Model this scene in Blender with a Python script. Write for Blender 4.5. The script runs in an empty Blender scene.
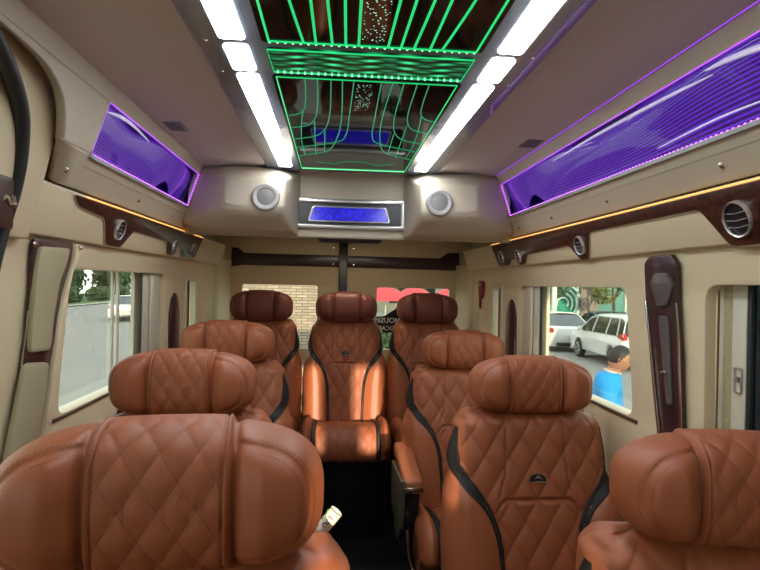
import bpy, bmesh, math, random
from math import pi, sin, cos, radians, sqrt
from mathutils import Vector, Matrix
random.seed(7)
SC = bpy.context.scene
COL = SC.collection

# ------------------------------------------------------------------ camera
F_PX = 560.0
cam_d = bpy.data.cameras.new('camera'); cam = bpy.data.objects.new('camera', cam_d); COL.objects.link(cam)
cam_d.sensor_width = 36.0; cam_d.lens = F_PX / 760.0 * 36.0; cam_d.clip_start = 0.02; cam_d.clip_end = 400
cam.matrix_world = (Matrix.Translation((-0.07, 0, 1.35)) @ Matrix.Rotation(radians(-4.5954), 4, 'Z')
                    @ Matrix.Rotation(radians(90 - 0.006), 4, 'X') @ Matrix.Rotation(radians(1.2), 4, 'Z'))
SC.camera = cam
# ------------------------------------------------------------------ world, sun, exposure
w = bpy.data.worlds.new('world'); SC.world = w; w.use_nodes = True
nt = w.node_tree; nt.nodes.clear()
wo = nt.nodes.new('ShaderNodeOutputWorld'); bg = nt.nodes.new('ShaderNodeBackground')
tc = nt.nodes.new('ShaderNodeTexCoord'); sp = nt.nodes.new('ShaderNodeSeparateXYZ'); cr = nt.nodes.new('ShaderNodeValToRGB')
cr.color_ramp.elements[0].position = 0.0; cr.color_ramp.elements[0].color = (0.95, 0.92, 0.84, 1)
cr.color_ramp.elements[1].position = 0.6; cr.color_ramp.elements[1].color = (0.74, 0.81, 0.92, 1)
nt.links.new(tc.outputs['Generated'], sp.inputs[0]); nt.links.new(sp.outputs['Z'], cr.inputs[0])
nt.links.new(cr.outputs[0], bg.inputs[0]); bg.inputs[1].default_value = 4.8
nt.links.new(bg.outputs[0], wo.inputs[0])
sd = bpy.data.lights.new('sun', 'SUN'); sun = bpy.data.objects.new('sun', sd); COL.objects.link(sun)
sd.energy = 9.0; sd.angle = radians(0.8); sd.color = (1.0, 0.82, 0.62)
SUN_DIR = Vector((-0.06, 1.0, -0.17))
sun.rotation_euler = SUN_DIR.to_track_quat('-Z', 'Y').to_euler()
SC.view_settings.view_transform = 'Standard'; SC.view_settings.look = 'None'
SC.view_settings.gamma = 1.0; SC.view_settings.use_curve_mapping = False
SC.view_settings.exposure = 0.15

# ------------------------------------------------------------------ materials
MATS = {}
def mat(name, col, rough=0.5, metal=0.0, emit=None, es=0.0, bump=0.0, bscale=200.0, var=0.0, vscale=6.0, coat=0.0, spec=0.5, coord='Object'):
    if name in MATS: return MATS[name]
    m = bpy.data.materials.new(name); m.use_nodes = True; n = m.node_tree; b = n.nodes['Principled BSDF']
    b.inputs['Base Color'].default_value = (*col, 1); b.inputs['Roughness'].default_value = rough
    b.inputs['Metallic'].default_value = metal; b.inputs['Coat Weight'].default_value = coat
    b.inputs['Specular IOR Level'].default_value = spec
    if emit: b.inputs['Emission Color'].default_value = (*emit, 1); b.inputs['Emission Strength'].default_value = es
    t = n.nodes.new('ShaderNodeTexCoord')
    if var > 0:
        nz = n.nodes.new('ShaderNodeTexNoise'); nz.inputs['Scale'].default_value = vscale; nz.inputs['Detail'].default_value = 4
        n.links.new(t.outputs[coord], nz.inputs['Vector'])
        mx = n.nodes.new('ShaderNodeMix'); mx.data_type = 'RGBA'
        mx.inputs[6].default_value = (*[c*(1-var) for c in col], 1); mx.inputs[7].default_value = (*[min(1, c*(1+var)) for c in col], 1)
        n.links.new(nz.outputs['Fac'], mx.inputs[0]); n.links.new(mx.outputs[2], b.inputs['Base Color'])
    if bump > 0:
        nb = n.nodes.new('ShaderNodeTexNoise'); nb.inputs['Scale'].default_value = bscale; nb.inputs['Detail'].default_value = 3
        n.links.new(t.outputs[coord], nb.inputs['Vector'])
        bp = n.nodes.new('ShaderNodeBump'); bp.inputs['Strength'].default_value = bump; bp.inputs['Distance'].default_value = 0.002
        n.links.new(nb.outputs['Fac'], bp.inputs['Height']); n.links.new(bp.outputs[0], b.inputs['Normal'])
    MATS[name] = m; return m
def N(n, op, a, b=None, c=None):
    x = n.nodes.new('ShaderNodeMath'); x.operation = op
    for i, v in enumerate((a, b, c)):
        if v is None: continue
        if isinstance(v, (int, float)): x.inputs[i].default_value = v
        else: n.links.new(v, x.inputs[i])
    return x.outputs[0]
def leather(name, col, cw, ch, stitchcol=(0.17, 0.045, 0.020), rough=0.48, perf=True):
    """upholstery leather: diamond stitching in the UV map (metres) where attribute quilt is 1, seam stitches from seam attributes"""
    m = mat(name, col, rough); n = m.node_tree; b = n.nodes['Principled BSDF']
    uv = n.nodes.new('ShaderNodeUVMap'); s = n.nodes.new('ShaderNodeSeparateXYZ'); n.links.new(uv.outputs[0], s.inputs[0])
    u, v = s.outputs['X'], s.outputs['Y']
    A = N(n, 'DIVIDE', u, cw); B = N(n, 'DIVIDE', v, ch)
    p = N(n, 'ADD', A, B); q = N(n, 'SUBTRACT', A, B)
    dp = N(n, 'PINGPONG', p, 0.5); dq = N(n, 'PINGPONG', q, 0.5)
    k = 9.0
    sp_ = N(n, 'MULTIPLY', N(n, 'LESS_THAN', dp, 0.017), N(n, 'LESS_THAN', N(n, 'FRACT', N(n, 'MULTIPLY', q, k)), 0.6))
    sq_ = N(n, 'MULTIPLY', N(n, 'LESS_THAN', dq, 0.017), N(n, 'LESS_THAN', N(n, 'FRACT', N(n, 'MULTIPLY', p, k)), 0.6))
    st = N(n, 'MAXIMUM', sp_, sq_)
    at = n.nodes.new('ShaderNodeAttribute'); at.attribute_name = 'quilt'
    qm = N(n, 'GREATER_THAN', at.outputs['Fac'], 0.9)
    st = N(n, 'MULTIPLY', st, qm)
    a2 = n.nodes.new('ShaderNodeAttribute'); a2.attribute_name = 'seamd'
    a3 = n.nodes.new('ShaderNodeAttribute'); a3.attribute_name = 'seaml'
    sm = N(n, 'LESS_THAN', N(n, 'ABSOLUTE', N(n, 'SUBTRACT', N(n, 'ABSOLUTE', a2.outputs['Fac']), 0.0055)), 0.0006)
    sm = N(n, 'MULTIPLY', sm, N(n, 'LESS_THAN', N(n, 'FRACT', N(n, 'DIVIDE', a3.outputs['Fac'], 0.006)), 0.6))
    st = N(n, 'MAXIMUM', st, sm)
    mx = n.nodes.new('ShaderNodeMix'); mx.data_type = 'RGBA'; n.links.new(st, mx.inputs[0])
    t = n.nodes.new('ShaderNodeTexCoord'); nz = n.nodes.new('ShaderNodeTexNoise'); nz.inputs['Scale'].default_value = 5
    n.links.new(t.outputs['Object'], nz.inputs['Vector'])
    m0 = n.nodes.new('ShaderNodeMix'); m0.data_type = 'RGBA'; n.links.new(nz.outputs['Fac'], m0.inputs[0])
    m0.inputs[6].default_value = (*[c*0.86 for c in col], 1); m0.inputs[7].default_value = (*[c*1.14 for c in col], 1)
    n.links.new(m0.outputs[2], mx.inputs[6]); mx.inputs[7].default_value = (*stitchcol, 1)
    n.links.new(mx.outputs[2], b.inputs['Base Color'])
    # grain + perforation
    ng = n.nodes.new('ShaderNodeTexVoronoi'); ng.inputs['Scale'].default_value = 420; n.links.new(t.outputs['Object'], ng.inputs['Vector'])
    pf = N(n, 'MULTIPLY', N(n, 'SINE', N(n, 'MULTIPLY', u, 2100.0)), N(n, 'SINE', N(n, 'MULTIPLY', v, 2100.0)))
    pf = N(n, 'MULTIPLY', N(n, 'MULTIPLY', pf, qm), -0.9 if perf else 0.0)
    hg = N(n, 'ADD', N(n, 'MULTIPLY', ng.outputs['Distance'], 0.6), pf)
    hg = N(n, 'SUBTRACT', hg, N(n, 'MULTIPLY', st, 1.0))
    bp = n.nodes.new('ShaderNodeBump'); bp.inputs['Strength'].default_value = 0.22; bp.inputs['Distance'].default_value = 0.001
    n.links.new(hg, bp.inputs['Height']); n.links.new(bp.outputs[0], b.inputs['Normal'])
    return m
TAN = (0.325, 0.092, 0.035)
M_lea = leather('tan_leather_back', TAN, 0.078, 0.120)
M_leah = leather('tan_leather_headrest', TAN, 0.042, 0.069)
M_black = mat('black_piping_leather', (0.016, 0.014, 0.014), 0.55, bump=0.15, spec=0.3)
M_leashade = mat('tan_leather_shaded', (0.17, 0.045, 0.032), 0.45, bump=0.15, var=0.12)  # tan leather with the shade of the rear put into its colour
M_beige = mat('beige_vinyl', (0.68, 0.565, 0.37), 0.5, bump=0.12, bscale=500)
M_beige2 = mat('beige_vinyl_upper', (0.56, 0.48, 0.37), 0.55, bump=0.12, bscale=500)
M_ceil = mat('ceiling_suede', (0.70, 0.63, 0.60), 0.75, bump=0.1, bscale=700)
M_pad = mat('beige_padded_leather', (0.42, 0.37, 0.23), 0.5, bump=0.2, bscale=400)
M_cream = mat('cream_frame_plastic', (0.68, 0.62, 0.48), 0.4)
M_ivory = mat('ivory_plastic', (0.62, 0.58, 0.47), 0.4)
M_pebble = mat('pebbled_liner', (0.42, 0.36, 0.22), 0.7, bump=1.0, bscale=300, var=0.3, vscale=120)
M_rubber = mat('black_rubber', (0.018, 0.022, 0.022), 0.5)
M_floor = mat('black_vinyl_floor', (0.007, 0.007, 0.008), 0.45, bump=0.1)
M_dark = mat('black_plastic', (0.012, 0.012, 0.015), 0.3)
M_chrome = mat('chrome', (0.78, 0.76, 0.72), 0.16, 1.0)
M_silver = mat('satin_silver', (0.60, 0.58, 0.56), 0.32, 0.8)
M_grey = mat('speaker_grey', (0.30, 0.29, 0.28), 0.5, 0.3)
M_ring = mat('speaker_ring_grey', (0.46, 0.44, 0.42), 0.4, 0.2)
M_grille = mat('speaker_grille', (0.27, 0.26, 0.25), 0.55, 0.4, bump=0.6, bscale=600)
M_hous = mat('console_gloss', (0.17, 0.20, 0.26), 0.15, coat=0.6)
M_white = mat('white_car_paint', (0.72, 0.71, 0.68), 0.25, coat=0.8)
M_dkpaint = mat('dark_car_paint', (0.03, 0.035, 0.04), 0.25, coat=0.8)
M_cglass = mat('car_glass', (0.02, 0.028, 0.03), 0.08, coat=0.5)
M_tyre = mat('tyre_rubber', (0.02, 0.02, 0.02), 0.8)
M_rim = mat('wheel_alloy', (0.45, 0.45, 0.46), 0.3, 0.9)
M_redl = mat('red_lamp', (0.55, 0.03, 0.03), 0.2)
M_strip = mat('light_diffuser', (1, 1, 1), 0.4, emit=(0.90, 0.95, 1.0), es=19.0)
M_green = mat('green_light_line', (0.02, 0.5, 0.2), 0.4, emit=(0.02, 0.78, 0.22), es=0.75)
M_greend = mat('green_light_line_dim', (0.02, 0.3, 0.15), 0.4, emit=(0.03, 0.62, 0.22), es=0.45)
M_gdot = mat('green_led', (0.4, 1, 0.6), 0.4, emit=(0.25, 1.0, 0.45), es=2.5)
M_vio = mat('violet_led', (0.6, 0.2, 1), 0.4, emit=(0.40, 0.05, 1.0), es=1.5)
M_viod = mat('pink_led_dot', (0.8, 0.4, 1), 0.4, emit=(0.60, 0.12, 1.0), es=3.0)
M_amber = mat('amber_light_strip', (1, 0.6, 0.2), 0.4, emit=(1.0, 0.45, 0.12), es=1.2)
M_red = mat('red_plastic', (0.26, 0.02, 0.028), 0.35)
M_paper = mat('cream_paper', (0.78, 0.66, 0.56), 0.6, bump=0.1)
M_pink = mat('pink_paper', (0.62, 0.42, 0.40), 0.6)
M_ink = mat('dark_ink', (0.05, 0.05, 0.06), 0.6)
M_leafg = mat('fresh_green_leaf', (0.20, 0.42, 0.06), 0.5)
M_quiltg = mat('olive_quilted_panel', (0.09, 0.082, 0.055), 0.4, var=0.3, vscale=60, bump=0.6, bscale=90)
M_brass = mat('brown_sill_strip', (0.09, 0.03, 0.02), 0.4)
M_whitetxt = mat('white_lettering', (0.95, 0.95, 0.92), 0.5)

def wood_mat():
    m = mat('dark_burl_wood', (0.05, 0.012, 0.008), 0.35, coat=0.15); n = m.node_tree; b = n.nodes['Principled BSDF']
    t = n.nodes.new('ShaderNodeTexCoord'); nz = n.nodes.new('ShaderNodeTexNoise'); nz.inputs['Scale'].default_value = 60; nz.inputs['Detail'].default_value = 5; nz.inputs['Distortion'].default_value = 1.2
    mp = n.nodes.new('ShaderNodeMapping'); mp.inputs['Scale'].default_value = (1, 0.7, 1)
    n.links.new(t.outputs['Object'], mp.inputs[0]); n.links.new(mp.outputs[0], nz.inputs['Vector'])
    c = n.nodes.new('ShaderNodeValToRGB'); c.color_ramp.elements[0].position = .38; c.color_ramp.elements[0].color = (.020, .006, .005, 1)
    c.color_ramp.elements[1].position = .68; c.color_ramp.elements[1].color = (.105, .028, .016, 1)
    n.links.new(nz.outputs['Fac'], c.inputs[0]); n.links.new(c.outputs[0], b.inputs['Base Color']); return m
M_wood = wood_mat()
M_wooddk = mat('dark_plum_gloss_trim', (0.040, 0.013, 0.017), 0.30, coat=0.12, var=0.4, vscale=20)

def glass_mat(name, tint, gloss=0.06, rough=0.0):
    m = bpy.data.materials.new(name); m.use_nodes = True; n = m.node_tree; n.nodes.clear()
    o = n.nodes.new('ShaderNodeOutputMaterial'); t = n.nodes.new('ShaderNodeBsdfTransparent'); g = n.nodes.new('ShaderNodeBsdfGlossy')
    t.inputs[0].default_value = (*tint, 1); g.inputs['Roughness'].default_value = rough
    mx = n.nodes.new('ShaderNodeMixShader'); f = n.nodes.new('ShaderNodeLayerWeight'); f.inputs[0].default_value = 0.2
    k = N(n, 'ADD', N(n, 'MULTIPLY', f.outputs['Fresnel'], 0.15), gloss)
    n.links.new(k, mx.inputs[0]); n.links.new(t.outputs[0], mx.inputs[1]); n.links.new(g.outputs[0], mx.inputs[2])
    n.links.new(mx.outputs[0], o.inputs[0]); return m
M_tint = glass_mat('tinted_glass', (0.62, 0.65, 0.60), 0.02)
M_clear = glass_mat('clear_glass', (0.92, 0.94, 0.93), 0.02)
M_dkglass = glass_mat('dark_tinted_glass', (0.10, 0.12, 0.13), 0.06)

def panelglass_mat():   # black glossy star panel
    m = mat('black_gloss_light_panel', (0.010, 0.016, 0.015), 0.05, coat=0.0, spec=0.25); return m
M_pglass = panelglass_mat()
def star_mat():
    m = mat('fibre_star_panel', (0.008, 0.02, 0.015), 0.1, spec=0.2); n = m.node_tree; b = n.nodes['Principled BSDF']
    t = n.nodes.new('ShaderNodeTexCoord'); v = n.nodes.new('ShaderNodeTexVoronoi'); v.inputs['Scale'].default_value = 130
    n.links.new(t.outputs['Object'], v.inputs['Vector']); k = N(n, 'LESS_THAN', v.outputs['Distance'], 0.22)
    b.inputs['Emission Color'].default_value = (0.45, 1, 0.75, 1); n.links.new(N(n, 'MULTIPLY', k, 1.0), b.inputs['Emission Strength']); return m
M_star = star_mat()
def weave_mat():        # green glowing woven band engraved in acrylic
    m = mat('green_woven_light_panel', (0.005, 0.03, 0.015), 0.08); n = m.node_tree; b = n.nodes['Principled BSDF']
    t = n.nodes.new('ShaderNodeTexCoord'); s = n.nodes.new('ShaderNodeSeparateXYZ'); n.links.new(t.outputs['Object'], s.inputs[0])
    x, y = s.outputs['X'], s.outputs['Y']
    wv = N(n, 'MULTIPLY', N(n, 'SINE', N(n, 'MULTIPLY', x, 38.0)), 0.010)
    a = N(n, 'PINGPONG', N(n, 'MULTIPLY', N(n, 'ADD', y, wv), 1/0.034), 0.5)
    c = N(n, 'PINGPONG', N(n, 'MULTIPLY', N(n, 'SUBTRACT', y, wv), 1/0.034), 0.5)
    nz = n.nodes.new('ShaderNodeTexNoise'); nz.inputs['Scale'].default_value = 14
    mp = n.nodes.new('ShaderNodeMapping'); mp.inputs['Scale'].default_value = (1, 7, 1); n.links.new(t.outputs['Object'], mp.inputs[0]); n.links.new(mp.outputs[0], nz.inputs['Vector'])
    g = N(n, 'MULTIPLY', N(n, 'POWER', N(n, 'MULTIPLY', a, 2.0), 2.0), N(n, 'POWER', N(n, 'MULTIPLY', c, 2.0), 1.0))
    g = N(n, 'MULTIPLY', g, N(n, 'MULTIPLY', nz.outputs['Fac'], 2.2))
    b.inputs['Emission Color'].default_value = (0.04, 0.72, 0.26, 1)
    n.links.new(N(n, 'MULTIPLY', g, 1.3), b.inputs['Emission Strength']); return m
M_weave = weave_mat()
def ridge_mat():        # edge lit ridged acrylic
    m = mat('violet_ridged_acrylic', (0.02, 0.008, 0.09), 0.25, coat=1.0); n = m.node_tree; b = n.nodes['Principled BSDF']
    uv = n.nodes.new('ShaderNodeUVMap'); s = n.nodes.new('ShaderNodeSeparateXYZ'); n.links.new(uv.outputs[0], s.inputs[0])
    l = N(n, 'PINGPONG', N(n, 'MULTIPLY', s.outputs['Y'], 26.0), 0.5)
    g = N(n, 'POWER', N(n, 'MULTIPLY', l, 2.0), 2.2)
    b.inputs['Emission Color'].default_value = (0.20, 0.035, 1.0, 1)
    n.links.new(N(n, 'MULTIPLY_ADD', g, 0.60, 0.07), b.inputs['Emission Strength'])
    bp = n.nodes.new('ShaderNodeBump'); bp.inputs['Strength'].default_value = 0.5; bp.inputs['Distance'].default_value = 0.002
    n.links.new(l, bp.inputs['Height']); n.links.new(bp.outputs[0], b.inputs['Normal']); return m
M_ridge = ridge_mat()
M_streak = mat('painted_streak_lilac', (0.75, 0.72, 0.92), 0.25, emit=(.75, .70, 1.0), es=.28, coat=.5)  # pale glow painting the reflected ceiling strips
M_niche = mat('dark_violet_gloss', (0.03, 0.02, 0.10), 0.1, coat=0.5)
def screen_mat():
    m = mat('blue_display', (0.01, 0.01, 0.1), 0.15); n = m.node_tree; b = n.nodes['Principled BSDF']
    t = n.nodes.new('ShaderNodeTexCoord'); nz = n.nodes.new('ShaderNodeTexVoronoi'); nz.inputs['Scale'].default_value = 75
    n.links.new(t.outputs['Object'], nz.inputs['Vector'])
    c = n.nodes.new('ShaderNodeValToRGB'); c.color_ramp.elements[0].position = .0; c.color_ramp.elements[0].color = (.03, .02, 1, 1)
    c.color_ramp.elements[1].position = .75; c.color_ramp.elements[1].color = (.01, .0, .30, 1)
    n.links.new(nz.outputs['Distance'], c.inputs[0]); n.links.new(c.outputs[0], b.inputs['Emission Color']); b.inputs['Emission Strength'].default_value = 1.0; return m
M_screen = screen_mat()

# ------------------------------------------------------------------ helpers
def mk(name, verts, faces, m, parent=None, smooth=True, uvs=None, attrs=None, fix=True):
    me = bpy.data.meshes.new(name); me.from_pydata([tuple(v) for v in verts], [], faces)
    if uvs:
        ul = me.uv_layers.new(name='UVMap')
        for lp in me.loops: ul.data[lp.index].uv = uvs[lp.vertex_index]
    if attrs:
        for k, vals in attrs.items():
            a = me.attributes.new(k, 'FLOAT', 'POINT'); a.data.foreach_set('value', vals)
    if fix:
        bm = bmesh.new(); bm.from_mesh(me); bmesh.ops.recalc_face_normals(bm, faces=bm.faces); bm.to_mesh(me); bm.free()
    me.materials.append(m)
    if smooth:
        me.polygons.foreach_set('use_smooth', [True]*len(me.polygons))
    o = bpy.data.objects.new(name, me); COL.objects.link(o)
    if parent: o.parent = parent
    return o
def sharp(o, ang=35):
    me = o.data; bm = bmesh.new(); bm.from_mesh(me); a = radians(ang)
    for e in bm.edges:
        if len(e.link_faces) == 2 and e.calc_face_angle(0) > a: e.smooth = False
    bm.to_mesh(me); bm.free(); return o
def bmobj(name, bm, m, parent=None, smooth=True, ang=35):
    bmesh.ops.recalc_face_normals(bm, faces=bm.faces)
    me = bpy.data.meshes.new(name); bm.to_mesh(me); bm.free(); me.materials.append(m)
    if smooth: me.polygons.foreach_set('use_smooth', [True]*len(me.polygons))
    o = bpy.data.objects.new(name, me); COL.objects.link(o)
    if parent: o.parent = parent
    return sharp(o, ang) if smooth else o
def hull(name, pts, m, parent=None, bev=0.004, seg=3):
    bm = bmesh.new(); vs = [bm.verts.new(p) for p in pts]
    r = bmesh.ops.convex_hull(bm, input=vs)
    bmesh.ops.dissolve_limit(bm, angle_limit=radians(1), verts=bm.verts, edges=bm.edges)
    if bev > 0: bmesh.ops.bevel(bm, geom=list(bm.edges), offset=bev, segments=seg, profile=0.5, affect='EDGES', clamp_overlap=True)
    return bmobj(name, bm, m, parent)
def box(name, lo, hi, m, parent=None, bev=0.003, seg=2):
    pts = [(x, y, z) for x in (lo[0], hi[0]) for y in (lo[1], hi[1]) for z in (lo[2], hi[2])]
    return hull(name, pts, m, parent, bev, seg)
def tube(name, pts, r, m, parent=None, n=8, cyc=False, flat=None):
    pts = [Vector(p) for p in pts]; V = []; Fc = []; L = len(pts); up0 = None
    for i, p in enumerate(pts):
        a = pts[i-1] if (i > 0 or cyc) else p; b = pts[(i+1) % L] if (i < L-1 or cyc) else p
        t = (b-a).normalized()
        if up0 is None:
            up0 = Vector((0, 0, 1)) if abs(t.z) < .9 else Vector((1, 0, 0))
        s = t.cross(up0).normalized(); u = s.cross(t).normalized(); up0 = u
        rr = r[i] if isinstance(r, (list, tuple)) else r
        for k in range(n):
            q = 2*pi*k/n; V.append(p + s*cos(q)*rr*(flat or 1) + u*sin(q)*rr)
    for i in range(L if cyc else L-1):
        for k in range(n):
            j = (i+1) % L; Fc.append((i*n+k, i*n+(k+1) % n, j*n+(k+1) % n, j*n+k))
    if not cyc: Fc.append(tuple(range(n))); Fc.append(tuple((L-1)*n+k for k in range(n)))
    return sharp(mk(name, V, Fc, m, parent), 50)
def plate(name, outline, holes, th, fmap, m, parent=None, bev=0.0):
    """flat plate with holes; outline and holes are 2D loops; fmap(a,b,c) places them, c in 0..th"""
    cu = bpy.data.curves.new('tmp', 'CURVE'); cu.dimensions = '2D'; cu.fill_mode = 'BOTH'; cu.extrude = th/2 - bev; cu.bevel_depth = bev; cu.bevel_resolution = 1; cu.offset = -bev
    for lp in [outline]+list(holes):
        s = cu.splines.new('POLY'); s.points.add(len(lp)-1)
        for i, p in enumerate(lp): s.points[i].co = (p[0], p[1], 0, 1)
        s.use_cyclic_u = True
    o = bpy.data.objects.new('tmp', cu); COL.objects.link(o); bpy.context.view_layer.update()
    me = bpy.data.meshes.new_from_object(o.evaluated_get(bpy.context.evaluated_depsgraph_get()))
    bpy.data.objects.remove(o); bpy.data.curves.remove(cu)
    bm = bmesh.new(); bm.from_mesh(me); bpy.data.meshes.remove(me)
    bmesh.ops.remove_doubles(bm, verts=bm.verts, dist=1e-5)
    for v in bm.verts: v.co = Vector(fmap(v.co.x, v.co.y, v.co.z + th/2))
    return bmobj(name, bm, m, parent, True, 40)
def rrect(x0, x1, y0, y1, r=0.02, n=6):
    P = []
    for cx, cy, a0 in ((x1-r, y1-r, 0), (x0+r, y1-r, pi/2), (x0+r, y0+r, pi), (x1-r, y0+r, 3*pi/2)):
        for k in range(n+1):
            a = a0+pi/2*k/n; P.append((cx+r*cos(a), cy+r*sin(a)))
    return P
def rpoly(pts, r=0.02, n=5):
    """round the corners of a polygon"""
    P = []; L = len(pts)
    for i in range(L):
        a, b, c = Vector(pts[i-1]), Vector(pts[i]), Vector(pts[(i+1) % L])
        d1 = (a-b); d2 = (c-b); rr = min(r, d1.length*.45, d2.length*.45)
        p1 = b+d1.normalized()*rr; p2 = b+d2.normalized()*rr
        for k in range(n+1):
            t = k/n; q = p1*(1-t)**2+b*2*t*(1-t)+p2*t*t; P.append((q.x, q.y))
    return P
def lathe(name, prof, m, parent=None, M=Matrix(), n=32):
    V = []; Fc = []; L = len(prof)
    for i in range(n):
        a = 2*pi*i/n
        for r, h in prof: V.append(M @ Vector((r*cos(a), r*sin(a), h)))
    for i in range(n):
        for k in range(L-1):
            j = (i+1) % n; Fc.append((i*L+k, j*L+k, j*L+k+1, i*L+k+1))
    o = mk(name, V, Fc, m, parent)
    bm = bmesh.new(); bm.from_mesh(o.data); bmesh.ops.remove_doubles(bm, verts=bm.verts, dist=1e-6); bmesh.ops.recalc_face_normals(bm, faces=bm.faces); bm.to_mesh(o.data); bm.free()
    return sharp(o, 40)
def thing(name, label, cat, loc=(0, 0, 0), group=None, rz=0):
    o = bpy.data.objects.new(name, None); COL.objects.link(o); o.location = loc; o.rotation_euler[2] = rz; o.empty_display_size = .05
    return tag(o, label, cat, group)
def tag(o, label, cat, group=None, kind=None):
    if label: o['label'] = label
    if cat: o['category'] = cat
    if group: o['group'] = group
    if kind: o['kind'] = kind
    return o
def struct(o, label=None):
    o['kind'] = 'structure'
    if label: o['label'] = label
    return o
def sroot(name, label=None):
    o = bpy.data.objects.new(name, None); COL.objects.link(o); o.empty_display_size = .05; return struct(o, label)
def text_mesh(name, s, size, fmap, m, parent=None, th=0.0006, bold=0.0):
    cu = bpy.data.curves.new('t', 'FONT'); cu.body = s; cu.size = size; cu.align_x = 'CENTER'; cu.align_y = 'CENTER'; cu.extrude = th; cu.offset = bold; cu.resolution_u = 3
    o = bpy.data.objects.new('t', cu); COL.objects.link(o); bpy.context.view_layer.update()
    me = bpy.data.meshes.new_from_object(o.evaluated_get(bpy.context.evaluated_depsgraph_get())); bpy.data.objects.remove(o)
    bm = bmesh.new(); bm.from_mesh(me)
    for v in bm.verts: v.co = Vector(fmap(v.co.x, v.co.y, v.co.z))
    return bmobj(name, bm, m, parent, False)
def copy_tree(o, parent=None):
    kids = [c for c in COL.objects if c.parent == o]
    c = o.copy(); COL.objects.link(c); c.parent = parent
    for k in kids: copy_tree(k, c)
    return c
def lerp(a, b, t): return a+(b-a)*t
def sm(a, b, x):
    t = max(0, min(1, (x-a)/(b-a))); return t*t*(3-2*t)
def interp(tab, z):
    if z <= tab[0][0]: return tab[0][1]
    for (a, u), (b, v) in zip(tab, tab[1:]):
        if z <= b: return lerp(u, v, (z-a)/(b-a))
    return tab[-1][1]

# ------------------------------------------------------------------ van shell (structure)
Y0, Y1 = -1.30, 3.92
struct(box('floor', (-.9, Y0, -.06), (.9, Y1, 0), M_floor, None, 0))
# side wall lower face: plane x = +-.82, from floor to z 1.455
def sx(s): return lambda a, b, c: (s*(.82+c), a, b)
WH = {1: [ [(1.60, .972), (2.64, .972), (2.64, 1.358), (1.655, 1.358)], [(2.91, .80), (3.09, .80), (3.09, 1.345), (2.91, 1.345)], [(.12, .90), (1.276, .90), (1.284, 1.366), (.12, 1.366)] ],
      -1: [ [(1.60, .972), (2.54, .972), (2.54, 1.378), (1.655, 1.378)], [(2.875, .80), (3.085, .80), (3.085, 1.365), (2.875, 1.365)], [(.12, .95), (1.20, .95), (1.20, 1.378), (.12, 1.378)], [(-1.0, .95), (-.05, .95), (-.05, 1.45), (-.9, 1.45)] ]}
for s, nm in ((-1, 'wall_left'), (1, 'wall_right')):
    r = sroot(nm)
    holes = [rpoly(h, .045 if i != 1 else .02) for i, h in enumerate(WH[s])]
    plate('side_panel', [(Y0, 0), (Y1, 0), (Y1, 1.60), (Y0, 1.60)], holes, .03, sx(s), M_beige, r, bev=.004)
    # outer skin with slightly smaller openings, so the reveals are deep
    oh = [[(a, b) for a, b in rpoly(h, .04)] for h in ([[(1.585, .945), (2.54, .945), (2.54, 1.40), (1.585, 1.40)], [(2.95, .80), (3.12, .80), (3.12, 1.37), (2.95, 1.37)], [(.05, .88), (1.34, .88), (1.34, 1.42), (.05, 1.42)]] + ([] if s > 0 else [[(-1.05, .90), (0, .90), (0, 1.48), (-.95, 1.48)]]))]
    plate('outer_skin', [(Y0, 0), (Y1, 0), (Y1, 1.88), (Y0, 1.88)], oh, .02, lambda a, b, c, s=s: (s*(.895+c), a, b), M_cream, r)
    # valance (tilted band under the overhead lockers)
    hull('valance', [(s*.815, 1.25 if s < 0 else .0, 1.455), (s*.80, 1.25 if s < 0 else .0, 1.455), (s*.76, 1.25 if s < 0 else .0, 1.58), (s*.815, 1.25 if s < 0 else .0, 1.60),
                     (s*.815, 3.62, 1.455), (s*.80, 3.62, 1.455), (s*.76, 3.62, 1.58), (s*.815, 3.62, 1.60)], M_beige, r, .006)
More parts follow.
